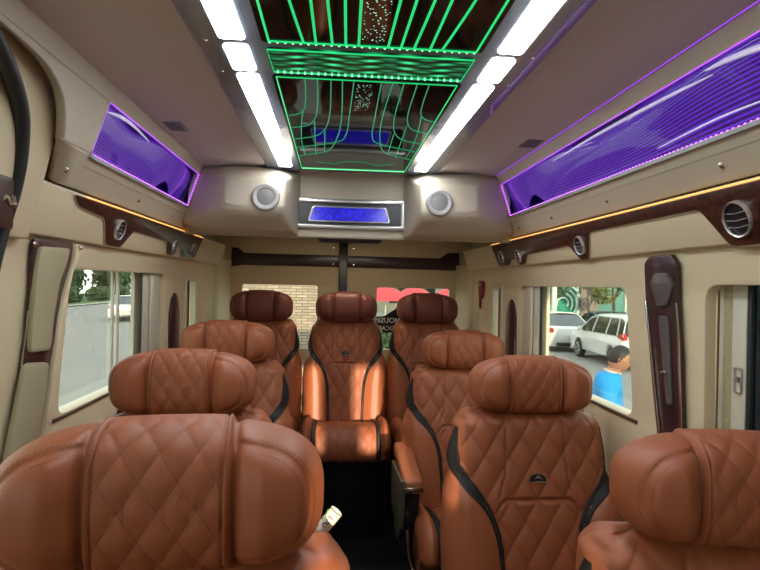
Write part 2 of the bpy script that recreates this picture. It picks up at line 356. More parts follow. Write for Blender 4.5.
    # window pieces
for s in (-1, 1):
    nm = 'window_1' if s < 0 else 'window_2'; ye = 2.33 if s < 0 else 2.436; yh = 2.545 if s < 0 else 2.645
    r = sroot(nm)
    fx = lambda a, b, c, s=s: (s*(.875+c), a, b)
    plate('window_frame', rpoly([(1.56, .92), (2.60, .92), (2.60, 1.42), (1.56, 1.42)], .05), [rpoly([(1.59, .962), (ye, .962), (ye, 1.39), (1.60, 1.39)], .04)], .016, fx, M_cream, r, .003)
    plate('glass_pane', rrect(1.57, ye+.02, .95, 1.40, .03), [], .005, lambda a, b, c, s=s: (s*(.882+c), a, b), M_tint, r)
    box('rear_gasket', (s*.850-.004, ye-.012, .968), (s*.850+.004, ye+.004, 1.39), M_rubber, r, .001)
    box('inner_panel', (s*.846-.006, ye+.004, .966), (s*.846+.006, yh, 1.39), M_ivory, r, .003)
    box('inner_post', (s*.832-.006, ye+.06, .970), (s*.832+.006, ye+.10, 1.37), M_cream, r, .005)
    box('sill', (min(s*.822, s*.885), 1.60, .952), (max(s*.822, s*.885), yh-.01, .966), M_cream, r, .004)
    tube('sill_strip', [(s*.819, 1.57, .964), (s*.819, 2.1, .966), (s*.819, yh-.01, .968)], .0055, M_brass, r)
    if s < 0:
        for yy in (2.10, 2.15): box('sliding_rail', (-.880, yy, .965), (-.872, yy+.018, 1.385), M_ivory, r, .002)
    r = sroot('window_3' if s < 0 else 'window_4')
    ya, yb = (2.875, 3.085) if s < 0 else (2.91, 3.09)
    plate('window_frame', rrect(ya-.012, yb+.012, .80, 1.372, .02), [rrect(ya+.008, yb-.008, .82, 1.35, .015)], .02, lambda a, b, c, s=s: (s*(.808+c), a, b), M_cream, r, .004)
    box('curtain_bar', (s*.855-.01, ya+.03, .80), (s*.855+.01, ya+.085, 1.35), M_ivory, r, .008)
    box('curtain_bar', (s*.86-.01, ya+.11, .80), (s*.86+.01, ya+.135, 1.35), M_grey, r, .005)
    plate('glass_pane', rrect(2.95, 3.15, .80, 1.38, .01), [], .005, lambda a, b, c, s=s: (s*(.882+c), a, b), M_tint, r)
# front right window (sliding door window)
r = sroot('window_5')
box('gasket', (.862, 1.284, .88), (.872, 1.298, 1.40), M_rubber, r, .002)
box('ivory_edge', (.858, 1.270, .88), (.874, 1.284, 1.40), M_ivory, r, .003)
box('pebbled_liner', (.860, 1.240, .88), (.872, 1.270, 1.40), M_pebble, r, .002)
box('door_edge', (.858, 1.195, .88), (.874, 1.240, 1.40), M_ivory, r, .003)
o = plate('latch_plate', rrect(1.200, 1.226, 1.118, 1.178, .005), [rrect(1.204, 1.222, 1.122, 1.174, .003)], .003, lambda a, b, c: (.853+c, a, b), M_silver, r)
lathe('latch_screw', [(0, -.004), (.006, -.004), (.007, 0)], M_silver, r, Matrix.Translation((.854, 1.213, 1.15)) @ Matrix.Rotation(-pi/2, 4, 'Y'), 12)
box('front_gasket', (.860, 1.182, .88), (.874, 1.195, 1.40), M_rubber, r, .002)
plate('glass_pane', rrect(.06, 1.19, .88, 1.41, .01), [], .005, lambda a, b, c: (.868+c, a, b), M_dkglass, r)
r = sroot('window_6')
plate('glass_pane', rrect(.06, 1.24, .88, 1.41, .02), [], .005, lambda a, b, c: (-.868-c, a, b), M_tint, r)
for s, nm in ((-1, 'window_7'),):
    struct(plate(nm, rrect(-1.04, -.01, .91, 1.47, .02), [], .005, lambda a, b, c, s=s: (s*(.868+c), a, b), M_clear))
# ceiling: curved cross-section
xs = [-.912, -.70, -.64, -.58, -.50, -.42, -.36, .36, .42, .50, .58, .64, .70, .912]
def zc(x):
    a = abs(x); return 1.862 - .016*sm(.36, .64, a)
V = []; Fc = []
ys = [Y0 + (3.95-Y0)*k/12 for k in range(13)]
for y in ys:
    for x in xs: V.append((x, y, zc(x)))
    for x in reversed(xs): V.append((x, y, 1.93))
L = 2*len(xs)
for i in range(len(ys)-1):
    for k in range(L): Fc.append((i*L+k, i*L+(k+1) % L, (i+1)*L+(k+1) % L, (i+1)*L+k))
Fc.append(tuple(range(L))); Fc.append(tuple((len(ys)-1)*L+k for k in range(L)))
struct(sharp(mk('ceiling', V, Fc, M_ceil)))
# added front partition, unseen; its openings are cut to shape the sun patches
r = sroot('sun_mask_wall')
plate('sun_mask_panel', [(-.93, 0), (.93, 0), (.93, 1.92), (-.93, 1.92)], [rrect(.03, .135, 1.2, 1.66, .02), rrect(.33, .50, 1.2, 1.66, .03)], .05, lambda a, b, c: (a, Y0-.01-c, b), M_beige2, r)
plate('sun_mask_glass', rrect(.01, .52, 1.18, 1.68, .03), [], .006, lambda a, b, c: (a, Y0-.035-c, b), M_clear, r)
# rear wall with two windows
r = sroot('wall_rear')
wl = rrect(-.705, -.19, .90, 1.337, .012); wr = rrect(.222, .735, .90, 1.332, .012)
plate('rear_door_panel', [(-.90, 0), (.90, 0), (.90, 1.93), (-.90, 1.93)], [wl, wr], .03, lambda a, b, c: (a, 3.90+c, b), M_beige, r, .002)
for i, (a, b) in enumerate(((-.705, -.19), (.222, .735))):
    q = sroot('window_%d' % (9+i))
    plate('glass_pane', rrect(a-.02, b+.02, .88, 1.35, .01), [], .005, lambda a, b, c: (a, 3.935+c, b), M_tint, q)
# corner posts at the rear
for s in (-1, 1):
    nm = 'trim_1' if s < 0 else 'trim_2'
    struct(hull(nm, [(s*.82, 3.55, 0), (s*.80, 3.60, 0), (s*.775, 3.90, 0), (s*.83, 3.90, 0), (s*.82, 3.55, 1.50), (s*.80, 3.60, 1.50), (s*.775, 3.90, 1.50), (s*.83, 3.90, 1.50)], M_beige, None, .008))
# plum gloss band on the rear doors
band = [(-.778, 1.585), (-.735, 1.585), (-.690, 1.550), (.66, 1.545), (.72, 1.585), (.80, 1.585), (.80, 1.462), (.0, 1.468), (-.70, 1.468), (-.778, 1.455)]
struct(plate('trim_3', band, [], .012, lambda a, b, c: (a, 3.888+c, b), M_wooddk, None, .003))
# pale upper ledge
# centre post with top plate
r = thing('center_post', 'black vertical post with rounded top plate between the rear doors', 'post', (-.017, 3.885, .45))
plate('post_bar', [(-.047, .45), (.013, .45), (.013, 1.67), (-.047, 1.67)], [], .02, lambda a, b, c: (a+.017, c-.018, b-.45), M_dark, r, .003)
plate('top_plate', rpoly([(-.215, 1.70), (.265, 1.70), (.24, 1.635), (-.185, 1.635)], .03), [], .016, lambda a, b, c: (a+.017, c-.022, b-.45), M_dark, r, .003)
for px, pz in ((-.085, 1.60), (.055, 1.60), (-.085, 1.485), (.055, 1.485)):
    lathe('screw', [(0, -.006), (.006, -.005), (.008, 0)], M_chrome, r, Matrix.Translation((px+.017, -.0 if pz > 1.56 else -.004, pz-.45)) @ Matrix.Rotation(pi/2, 4, 'X') @ Matrix.Scale(-1, 4, (0, 0, 1)), 12)

# rear header and speaker pods
struct(hull('trim_5', [(-.80, 2.60, 1.56), (.80, 2.60, 1.56), (-.80, 2.60, 1.87), (.80, 2.60, 1.87), (-.80, 3.3, 1.645), (.80, 3.3, 1.645), (-.80, 3.90, 1.69), (.80, 3.90, 1.69), (-.80, 3.90, 1.87), (.80, 3.90, 1.87)], M_beige2, None, .012))
for s in (-1, 1):
    o = thing('speaker_pod', ('beige padded corner pod with round speaker, left of the blue display' if s < 0 else 'beige padded corner pod with round speaker, right of the blue display'), 'speaker', (s*.45, 2.5, 1.56), 'speaker pods on the rear header')
    def L_(p): return (p[0]-s*.45, p[1]-2.5, p[2]-1.56)
    hull('pod_body', [L_(p) for p in ((s*.285, 2.34, 1.66), (s*.285, 2.36, 1.785), (s*.53, 2.34, 1.66), (s*.53, 2.36, 1.785), (s*.30, 2.36, 1.63), (s*.53, 2.37, 1.63), (s*.255, 2.48, 1.575), (s*.62, 2.47, 1.575),
          (s*.235, 2.62, 1.86), (s*.72, 2.50, 1.858), (s*.735, 2.50, 1.60), (s*.735, 2.65, 1.565), (s*.24, 2.65, 1.56), (s*.34, 2.50, 1.858), (s*.55, 2.46, 1.856))], M_beige2, o, .013, 4)
    T = Matrix.Translation((s*.362-s*.45, 2.338-2.5, 1.703-1.56)) @ Matrix.Rotation(pi/2, 4, 'X')
    lathe('speaker_ring', [(.036, .003), (.038, .008), (.050, .010), (.056, .006), (.058, -.01)], M_ring, o, T, 40)
    lathe('speaker_grille', [(0, .006), (.02, .006), (.036, .003), (.038, -.004)], M_grille, o, T, 40)
    for k in range(6):
        a = 2*pi*k/6+.3
        lathe('screw', [(0, .011), (.0025, .0108), (.003, .009)], M_grey, o, T @ Matrix.Translation((.045*cos(a), .045*sin(a), 0)), 8)
dl = thing('added_fill_lamp', 'added flat fill lamp hidden under the rear header, brightening the rear wall', 'lamp', (0, 3.25, 1.628))  # added lamp, out of view, put here to brighten the rear wall
box('fill_lamp_housing', (-.22, -.05, -.004), (.22, .05, .020), M_silver, dl, .004)
box('fill_lamp_lens', (-.20, -.035, -.010), (.20, .035, -.002), mat('fill_lamp_glow', (1, .95, .85), .4, emit=(1.0, .86, .64), es=20.0), dl, .003)
# display frame
o = thing('header_display', 'silver framed black panel with glowing blue trapezoid display on rear header', 'display', (0, 2.60, 1.60))
dp = lambda a, b, c: (a-0, 2.578+c-2.60, b-1.60)
plate('silver_frame', rrect(-.262, .248, 1.603, 1.742, .012), [rrect(-.243, .229, 1.622, 1.722, .008)], .022, dp, M_silver, o, .004)
plate('black_panel', rrect(-.25, .235, 1.612, 1.732, .008), [], .01, lambda a, b, c: (a, 2.588+c-2.60, b-1.60), M_dark, o)
plate('inner_frame', rpoly([(-.202, 1.634), (.180, 1.634), (.160, 1.708), (-.180, 1.708)], .014), [rpoly([(-.192, 1.641), (.170, 1.641), (.152, 1.701), (-.172, 1.701)], .010)], .010, lambda a, b, c: (a, 2.580+c-2.60, b-1.60), M_silver, o, .002)
plate('blue_screen', rpoly([(-.195, 1.639), (.173, 1.639), (.154, 1.703), (-.174, 1.703)], .01), [], .005, lambda a, b, c: (a, 2.584+c-2.60, b-1.60), M_screen, o)

# ------------------------------------------------------------------ ceiling light console
o = thing('ceiling_light_console', 'long black glass ceiling console with green line lights and two white strips', 'ceiling light', (0, 1.3, 1.862))
def cmap(z): return lambda a, b, c: (a, b-1.3, z-c-1.862)
plate('console_housing', rrect(-.375, .375, .25, 2.53, .03), [], .012, cmap(1.864), M_hous, o, .004)
for s in (-1, 1):
    for a, b in ((.30, 1.175), (1.205, 1.345), (1.372, 2.43)):
        x0, x1 = sorted((s*.318, s*.265))
        plate('light_strip', rrect(x0, x1, a, b, .010), [], .004, cmap(1.8535), M_strip, o)
    for yy in (1.19, 1.36, 1.75, 2.1): lathe('screw', [(0, .003), (.003, .002), (.004, 0)], M_chrome, o, Matrix.Translation((s*.350, yy-1.3, 1.852-1.862)) @ Matrix.Rotation(pi, 4, 'X'), 10)
plate('glass_panel', rrect(-.232, .232, .30, 1.180, .012), [], .004, cmap(1.8535), M_pglass, o)
plate('woven_panel', rrect(-.228, .228, 1.208, 1.345, .010), [], .004, cmap(1.8535), M_weave, o)
plate('glass_panel', rrect(-.232, .232, 1.362, 2.50, .012), [], .004, cmap(1.8535), M_pglass, o)
plate('star_panel', [(-.026, .40), (.026, .40), (.020, 1.150), (-.026, 1.150)], [], .001, cmap(1.8495), M_star, o)
plate('star_panel', [(-.026, 1.39), (.020, 1.39), (.012, 1.60), (-.026, 1.62)], [], .001, cmap(1.8495), M_star, o)
def smooth_pts(P, n=6):
    Q = []
    for i in range(len(P)-1):
        p0 = Vector(P[max(0, i-1)]); p1 = Vector(P[i]); p2 = Vector(P[i+1]); p3 = Vector(P[min(len(P)-1, i+2)])
        for k in range(n):
            t = k/n; Q.append(.5*((2*p1)+(-p0+p2)*t+(2*p0-5*p1+4*p2-p3)*t*t+(-p0+3*p1-3*p2+p3)*t**3))
    Q.append(Vector(P[-1])); return Q
def gline(P, w, m, cyc=False, sp=True, name='light_line'):
    w = w*.82
    Q = smooth_pts([(*p, 0) for p in P]) if sp and len(P) > 2 else [Vector((*p, 0)) for p in P]
    return tube(name, [(q.x, q.y-1.3, 1.8487-1.862) for q in Q], w, m, o, 6, cyc, flat=None)
Ls = [[(-.153, 1.379), (-.160, 1.533), (-.170, 1.622), (-.191, 1.666), (-.216, 1.682)],
      [(-.123, 1.375), (-.130, 1.594), (-.141, 1.703), (-.167, 1.78), (-.218, 1.813)],
      [(-.090, 1.374), (-.095, 1.635), (-.111, 1.808), (-.148, 1.906), (-.218, 1.953)],
      [(-.062, 1.379), (-.061, 1.704), (-.076, 1.944), (-.108, 2.102), (-.196, 2.19), (-.220, 2.211)],
      [(-.034, 1.383), (-.038, 1.65), (-.045, 1.889), (-.080, 1.979), (-.220, 2.074)],
      [(-.173, 1.635), (-.188, 1.806), (-.197, 1.998), (-.195, 2.19)], [(-.143, 1.73), (-.155, 2.175)], [(-.113, 1.838), (-.120, 2.136)]]
for P in Ls:
    for s in (1, -1): gline([(s*x, y) for x, y in P], .0017, M_greend)
for (xa, xb) in ((-.161, -.146), (-.123, -.120), (-.093, -.086), (-.062, -.058), (-.034, -.031)):
    for s in (1, -1): gline([(s*(xa+(xa-xb)*2.5), .62), (s*(xa+(xa-xb)*.7), .85), (s*xa, 1.0), (s*xb, 1.165)], .0034, M_green)
gline([(-.222, 1.372), (-.224, 2.44), (.224, 2.44), (.222, 1.372)], .0022, M_green, True, False, 'border_line')
gline([(-.219, .45), (-.217, 1.170), (.219, 1.170), (.220, .45)], .0035, M_green, False, False, 'border_line')
gline([(-.226, 1.214), (-.224, 1.340), (.224, 1.340), (.226, 1.214)], .0022, M_green, True, False, 'border_line')
gline([(-.159, 2.30), (-.09, 2.34), (-.04, 2.28), (.04, 2.28), (.09, 2.34), (.159, 2.30)], .0014, M_greend, False, False)
def dots(name, pts, r, m, parent):
    bm = bmesh.new()
    for p in pts: bmesh.ops.create_icosphere(bm, subdivisions=1, radius=r, matrix=Matrix.Translation(p))
    return bmobj(name, bm, m, parent)
for yy in (1.173, 1.338): dots('led_row', [(-.215+.43*k/27, yy-1.3, 1.8475-1.862) for k in range(28)], .0028, M_gdot, o)
dots('led_row', [(-.218+.436*k/50, 2.44-1.3, 1.8475-1.862) for k in range(51)], .0022, M_gdot, o)

# ceiling air grilles
for s, yy in ((-1, 1.85), (1, 1.88)):
    g = thing('ceiling_grille', 'small square slotted grille in the ' + ('left' if s < 0 else 'right') + ' side of the ceiling', 'grille', (s*.592, yy, 1.845), 'ceiling grilles')
    plate('grille_frame', rrect(-.028, .028, -.05, .05, .006), [rrect(-.022+.011*i, -.014+.011*i, -.042+.021*j, -.026+.021*j, .002, 2) for i in range(4) for j in range(4)], .004, lambda a, b, c: (a, b, -c+.0035), M_grey, g)
    box('dark_backing', (-.023, -.044, .0015), (.023, .044, .0045), M_dark, g, 0)

# ------------------------------------------------------------------ overhead lockers with violet niches
def OH(z):     # x of the locker face at height z (half-section)
    return interp([(1.585, .760), (1.665, .705), (1.815, .655), (1.862, .636)], z)
for s in (-1, 1):
    yS = 1.30 if s < 0 else .0          # front end of the locker
    n0, n1 = (1.50, 2.44) if s < 0 else (.30, 2.44)
    o = thing('overhead_locker', ('beige overhead locker on the left with short violet lit niche' if s < 0 else 'beige overhead locker on the right with long violet lit niche'), 'overhead locker', (s*.72, (yS+2.6)/2, 1.60), 'overhead lockers')
    oy = (yS+2.6)/2
    def fm(off, s=s, oy=oy): return lambda a, b, c: (s*(OH(b)+off+c) - s*.72, a-oy, b-1.60)
    # locker face, with niche opening; the left one ends in an arch
    if s < 0: out = [(1.30, 1.585)] + [(1.30+.0, 1.70)] + [(1.30-.02*sin(t*pi/2)-.20*(1-cos(t*pi/2)), 1.70+.155*sin(t*pi/2)) for t in [k/10 for k in range(1, 11)]] + [(2.65, 1.862), (2.65, 1.585)]
    else: out = [(yS, 1.585), (yS, 1.862), (2.65, 1.862), (2.65, 1.585)]
    # refine the long edges so that the tilt bends at z=1.665
    def refine(P):
        R = []
        for i in range(len(P)):
            a, b = P[i], P[(i+1) % len(P)]
            n = 4 if abs(b[1]-a[1]) > .03 else 1
            for k in range(n): R.append((lerp(a[0], b[0], k/n), lerp(a[1], b[1], k/n)))
        return R
    nic = [(n0, 1.672), (n0, 1.806), (n1, 1.806), (n1, 1.672)]
    # lower face strip and upper face pieces as planar bands sharing one mesh
    bm = bmesh.new()
    AT = [(1.585, 1.430), (1.621, 1.395), (1.67, 1.352), (1.718, 1.322), (1.745, 1.295), (1.762, 1.268), (1.774, 1.239), (1.784, 1.203), (1.790, 1.164), (1.794, 1.12), (1.798, 1.0), (1.801, .6), (1.862, .3)]
    def quadband(ya, yb, za, zb, arch=False):
        ny = 16; g = []; nj = 48 if arch and za > 1.671 and zb < 1.81 else 12
        for i in range(ny+1):
            row = []
            for j in range(nj+1):
                z = lerp(za, zb, j/nj)
                y_a = ya
                if arch: y_a = interp(AT, z)
                y = lerp(y_a, yb, i/ny)
                row.append(bm.verts.new((s*OH(z)-s*.72, y-oy, z-1.60)))
            g.append(row)
        for i in range(ny):
            for j in range(nj): bm.faces.new((g[i][j], g[i+1][j], g[i+1][j+1], g[i][j+1]))
    ar = s < 0
    quadband(yS, 2.65, 1.585, 1.665, ar); quadband(yS, 2.65, 1.665, 1.672, ar)
    quadband(yS, n0, 1.672, 1.806, ar); quadband(n1, 2.65, 1.672, 1.806)
    quadband(yS, 2.65, 1.806, 1.862, ar)
    bmesh.ops.remove_doubles(bm, verts=bm.verts, dist=.0004)
    bmesh.ops.recalc_face_normals(bm, faces=bm.faces)
    fob = bmobj('locker_face', bm, M_beige2, o, True, 12)
    md = fob.modifiers.new('s', 'SOLIDIFY'); md.thickness = .02; md.offset = -1 if s > 0 else 1
    bpy.context.view_layer.update()
    # decide the solidify direction: thickness must go outward (towards the body side)
    me = bpy.data.meshes.new_from_object(fob.evaluated_get(bpy.context.evaluated_depsgraph_get()))
    if max(abs(v.co.x + s*.72) for v in me.vertices) < .765: md.offset = -md.offset
    # stitched lower panel ribs, seam lines and screws
    tube('seam', [(s*(OH(1.640)+.0005)-s*.72, y-oy, 1.640-1.60) for y in (n0+.0, (n0+n1)/2, n1+.12)], .0016, M_pad, o, 6)
    tube('seam', [(s*(.759)-s*.72, y-oy, 1.588-1.60) for y in (yS+.15, 2.0, 3.0)], .002, M_pad, o, 6)
    for y in ([1.62+.085*k for k in range(9)] if s < 0 else [.75+.135*k for k in range(13)]):
        tube('stitch_rib', [(s*(OH(z)+.0008)-s*.72, y-oy, z-1.60) for z in (1.644, 1.655, 1.664)], .0009, M_pad, o, 5)
    for y in ((1.44, 1.95, 2.35, 2.6) if s < 0 else (1.12, 1.62, 2.05, 2.42)):
        lathe('screw', [(0, .005), (.004, .0045), (.0075, .002), (.008, -.002)], M_chrome, o, Matrix.Translation((s*(OH(1.617)+.0)-s*.72, y-oy, 1.617-1.60)) @ Matrix.Rotation(-s*radians(118), 4, 'Y'), 12)
    # niche: box, ridged wavy acrylic, led rows
    nb = box('niche_back', (min(s*.780, s*.790)-s*.72, n0-oy-.01, 1.66-1.60), (max(s*.780, s*.790)-s*.72, n1-oy+.01, 1.855-1.60), M_niche, o, 0)
    box('niche_floor', (min(s*.70, s*.785)-s*.72, n0-oy-.01, 1.660-1.60), (max(s*.70, s*.785)-s*.72, n1-oy+.01, 1.670-1.60), M_grey, o, 0)
    box('niche_top', (min(s*.662, s*.785)-s*.72, n0-oy-.01, 1.846-1.60), (max(s*.662, s*.785)-s*.72, n1-oy+.01, 1.852-1.60), M_niche, o, 0)
    for ye in (n0-.008, n1): box('niche_end', (min(s*.70, s*.785)-s*.72, ye-oy, 1.665-1.60), (max(s*.70, s*.785)-s*.72, ye-oy+.008, 1.846-1.60), M_niche, o, 0)
    nu, nv = 110, 24; V = []; Fc = []; U = []
    Ln = n1-n0
    for i in range(nu+1):
        t = i/nu; y = n0+Ln*t
        wv = .5+.5*cos(2*pi*(n1-.30-y)/(.75 if s < 0 else 1.15))
        nd = math.exp(-((y-(2.19 if s < 0 else 2.20))/.085)**2)      # dark notch at the lower rear
        lo = 1.674 + .050*nd; hi = 1.842 - .040*(1-wv)
        for j in range(nv+1):
            q = j/nv; z = lerp(lo, hi, 1-(1-q)**1.6)
            x = OH(z) + .012 + .020*(1-wv) + .022*(1-sin(q*pi*.72))
            V.append((s*x-s*.72, y-oy, z-1.60)); U.append((t, q))
    for i in range(nu):
        for j in range(nv):
            a = i*(nv+1)+j; Fc.append((a, a+nv+1, a+nv+2, a+1))
    rp = mk('ridged_acrylic_panel', V, Fc, M_ridge, o, uvs=U)
    md = rp.modifiers.new('s', 'SOLIDIFY'); md.thickness = .003; md.offset = 0
    def streak(P, wd):  # ribbon shaped and coloured as a reflection of the ceiling strips
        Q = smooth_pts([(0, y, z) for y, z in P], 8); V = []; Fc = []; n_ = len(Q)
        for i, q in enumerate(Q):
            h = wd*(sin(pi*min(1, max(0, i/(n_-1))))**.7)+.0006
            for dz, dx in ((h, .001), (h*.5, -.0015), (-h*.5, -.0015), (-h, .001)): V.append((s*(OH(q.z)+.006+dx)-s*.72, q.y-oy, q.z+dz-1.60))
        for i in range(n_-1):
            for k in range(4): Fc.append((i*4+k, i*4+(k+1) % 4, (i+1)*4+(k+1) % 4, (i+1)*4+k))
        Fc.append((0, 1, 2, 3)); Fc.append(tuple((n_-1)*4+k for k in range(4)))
        return mk('painted_streak', V, Fc, M_streak, o)
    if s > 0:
        streak([(1.88, 1.789), (1.61, 1.793), (1.37, 1.792), (1.19, 1.788), (1.06, 1.783)], .0050)
        streak([(1.08, 1.797), (1.00, 1.793), (.90, 1.780), (.80, 1.76)], .0065)
        streak([(1.30, 1.694), (1.18, 1.700), (1.04, 1.703), (.85, 1.695)], .0022)
    else: streak([(1.515, 1.786), (1.60, 1.798), (1.70, 1.800), (1.84, 1.790)], .0065)
    def ed(z): return s*(OH(z)+.001)-s*.72
    tube('violet_strip', [(ed(1.807), y-oy, 1.807-1.60) for y in (n0, (n0+n1)/2, n1)], .0014, M_vio, o, 6)
    tube('violet_strip', [(ed(1.671), y-oy, 1.671-1.60) for y in (n0, (n0+n1)/2, n1)], .0014, M_vio, o, 6)
    for ye in (n0, n1): tube('violet_strip', [(ed(z), ye-oy, z-1.60) for z in (1.671, 1.74, 1.807)], .0012, M_vio, o, 6)
    npt = int(Ln/.016)
    dots('led_row', [(s*(OH(1.671)-.001)-s*.72, n0+Ln*k/npt-oy, 1.671-1.60) for k in range(npt+1)], .0026, M_viod, o)
    dots('led_row', [(s*(OH(z)-.001)-s*.72, n1-oy, z-1.60) for z in [1.675+.0115*k for k in range(12)]], .0024, M_viod, o)
# violet cove strip at the right ceiling seam
struct(tube('trim_6', [(.6365, y, 1.8455) for y in (.3, 1.3, 2.44)], .0013, mat('violet_seam_light', (.4, .1, .8), .4, emit=(.35, .05, 1.0), es=.8), None, 6))

# left front: door header recess, rubber seal and small pieces
struct(hull('trim_7', [(-.83, -.2, 1.44), (-.79, -.2, 1.44), (-.715, -.2, 1.80), (-.69, -.2, 1.87), (-.83, -.2, 1.87), (-.83, 1.38, 1.44), (-.79, 1.38, 1.44), (-.715, 1.38, 1.80), (-.69, 1.38, 1.87), (-.83, 1.38, 1.87)], M_beige, None, .006))
sealp = [(-0.655, 0.955, 1.785), (-0.675, 1.04, 1.765), (-0.693, 1.11, 1.745), (-0.71, 1.17, 1.72), (-0.726, 1.217, 1.685), (-0.742, 1.248, 1.64), (-0.757, 1.267, 1.59), (-0.774, 1.277, 1.53), (-0.792, 1.275, 1.46), (-0.802, 1.255, 1.36), (-0.804, 1.215, 1.23), (-0.804, 1.165, 1.05), (-0.804, 1.135, 0.85)]
tag(tube('door_seal', smooth_pts(sealp, 5), .017, M_rubber, None, 10), 'black rubber door seal curving down the front edge of the left wall', 'rubber seal')
o = thing('wall_hook_plate', 'dark wood plate with chrome knob on left wall at the photo edge', 'trim plate', (-.758, 1.20, 1.506))
plate('wood_plate', rrect(-.16, .055, -.055, .055, .01), [], .012, lambda a, b, c: (-.005+c-.006, a, b), M_wood, o, .002)
tube('chrome_knob', [(.012, .0, .005), (.022, .005, .004), (.030, .0, -.012)], [.008, .011, .008], M_chrome, o, 10)
struct(tag(lathe('trim_8', [(0, .006), (.006, .005), (.009, 0)], M_chrome, None, Matrix.Translation((-.757, 1.165, 1.70)) @ Matrix.Rotation(pi/2, 4, 'Y'), 12), None, None))

# ------------------------------------------------------------------ wood air-vent trims on the valance
def VX(z): return .80-(z-1.455)*.32
def vent_trim(s, outline, vents, ledspan, label):
    o = thing('air_vent_trim', label, 'air vent trim', (s*.77, 2.0, 1.50), 'wood air vent trims')
    f = lambda a, b, c: (s*(VX(b)-.007+c)-s*.77, a-2.0, b-1.50)
    plate('wood_panel', rpoly(outline, .018), [], .007, f, M_wood, o, .002)
    # pale bead around the panel
    Q = rpoly(outline, .018)
    tube('beaded_edge', [(s*(VX(b)-.003)-s*.77, a-2.0, b-1.50) for a, b in Q], .0022, M_pad, o, 6, True)
    tube('amber_strip', [(s*(VX(1.572)-.008)-s*.77, y-2.0, 1.575-1.50) for y in (ledspan[0], sum(ledspan)/2, ledspan[1])], .0022, M_amber, o, 6)
    for (y, z, r) in vents:
        T = Matrix.Translation((s*(VX(z)-.009)-s*.77, y-2.0, z-1.50)) @ Matrix.Rotation(-s*(pi/2+atan32), 4, 'Y')
        v = lathe('vent_ring', [(r*.86, -.004), (r*.88, .006), (r*.95, .008), (r, .004), (r*1.0, -.006)], M_silver, o, T, 32)
        lathe('vent_bowl', [(0, -.001), (r*.84, .0), (r*.88, .003)], M_dark, v, T, 32)
        for k in (-1, 0, 1):
            h = k*r*.38; L = sqrt(max(.0001, (r*.8)**2-h*h))
            tube('vent_slat', [T @ Vector((h, -L, .003)), T @ Vector((h-.003, 0, .005)), T @ Vector((h, L, .003))], .0011, M_silver, v, 6)
    return o
atan32 = math.atan(.32)
vent_trim(1, [(.20, 1.572), (2.935, 1.572), (2.90, 1.462), (2.72, 1.462), (2.68, 1.488), (2.62, 1.488), (2.585, 1.458), (2.50, 1.458), (2.44, 1.50), (1.985, 1.508), (1.915, 1.452), (1.855, 1.452), (1.80, 1.540), (1.235, 1.540), (1.165, 1.450), (1.065, 1.450), (.99, 1.530), (.20, 1.530)],
          [(1.118, 1.505, .040), (1.887, 1.502, .034), (2.545, 1.498, .031), (2.80, 1.505, .030)], (.20, 2.93), 'long dark burl wood trim with round air vents above the right windows')
vent_trim(-1, [(1.535, 1.572), (2.97, 1.572), (2.93, 1.465), (2.70, 1.465), (2.66, 1.50), (2.60, 1.50), (2.57, 1.462), (2.47, 1.462), (2.42, 1.515), (2.02, 1.520), (1.95, 1.458), (1.83, 1.458), (1.76, 1.535), (1.58, 1.545)],
          [(1.885, 1.512, .034), (2.53, 1.50, .031), (2.83, 1.505, .030)], (1.60, 2.95), 'dark burl wood trim with round air vents above the left window')

# ------------------------------------------------------------------ wall pillar pieces
o = thing('pillar_pad_trim', 'tall left pillar trim of dark wood with two padded beige leather inserts', 'pillar trim', (-.80, 1.48, .60))
f = lambda off: (lambda a, b, c: (-(.815-off-c)+.80, a-1.48, b-.60))
plate('wood_frame', rpoly([(1.25, .60), (1.31, .80), (1.353, .975), (1.386, 1.095), (1.412, 1.20), (1.424, 1.31), (1.430, 1.425), (1.437, 1.446), (1.640, 1.448), (1.627, 1.396), (1.578, 1.307), (1.545, 1.188), (1.525, 1.131), (1.50, 1.055), (1.475, .955), (1.42, .78), (1.36, .60)], .012), [], .010, f(.0), M_wood, o, .003)
plate('upper_pad', rpoly([(1.408, 1.168), (1.414, 1.255), (1.430, 1.366), (1.447, 1.428), (1.603, 1.433), (1.584, 1.395), (1.543, 1.335), (1.518, 1.249), (1.505, 1.165)], .018), [], .016, f(.006), M_pad, o, .006)
plate('lower_pad', rpoly([(1.27, .76), (1.332, .975), (1.362, 1.06), (1.385, 1.132), (1.402, 1.146), (1.499, 1.134), (1.487, 1.05), (1.46, .97), (1.39, .75)], .016), [], .016, f(.006), M_pad, o, .006)
tube('chrome_edge', smooth_pts([(-.006, p[0]-1.48, p[1]-.60) for p in ((1.415, 1.27), (1.395, 1.16), (1.368, 1.05), (1.33, .92))], 4), .0018, M_chrome, o, 6)
plate('side_molding', rpoly([(1.42, .72), (1.493, .975), (1.518, 1.07), (1.535, 1.15), (1.555, 1.25), (1.60, 1.345), (1.635, 1.40), (1.645, 1.449), (1.69, 1.449), (1.685, 1.42), (1.63, 1.369), (1.605, 1.307), (1.585, 1.183), (1.555, 1.05), (1.52, .95), (1.45, .72)], .008), [], .018, f(.0), M_beige, o, .006)
for a, b in ((1.420, 1.432), (1.655, 1.437)):
    lathe('screw', [(0, .006), (.004, .005), (.007, 0)], M_chrome, o, Matrix.Translation((.003 if a < 1.5 else .006, a-1.48, b-.60)) @ Matrix.Rotation(pi/2, 4, 'Y'), 12)

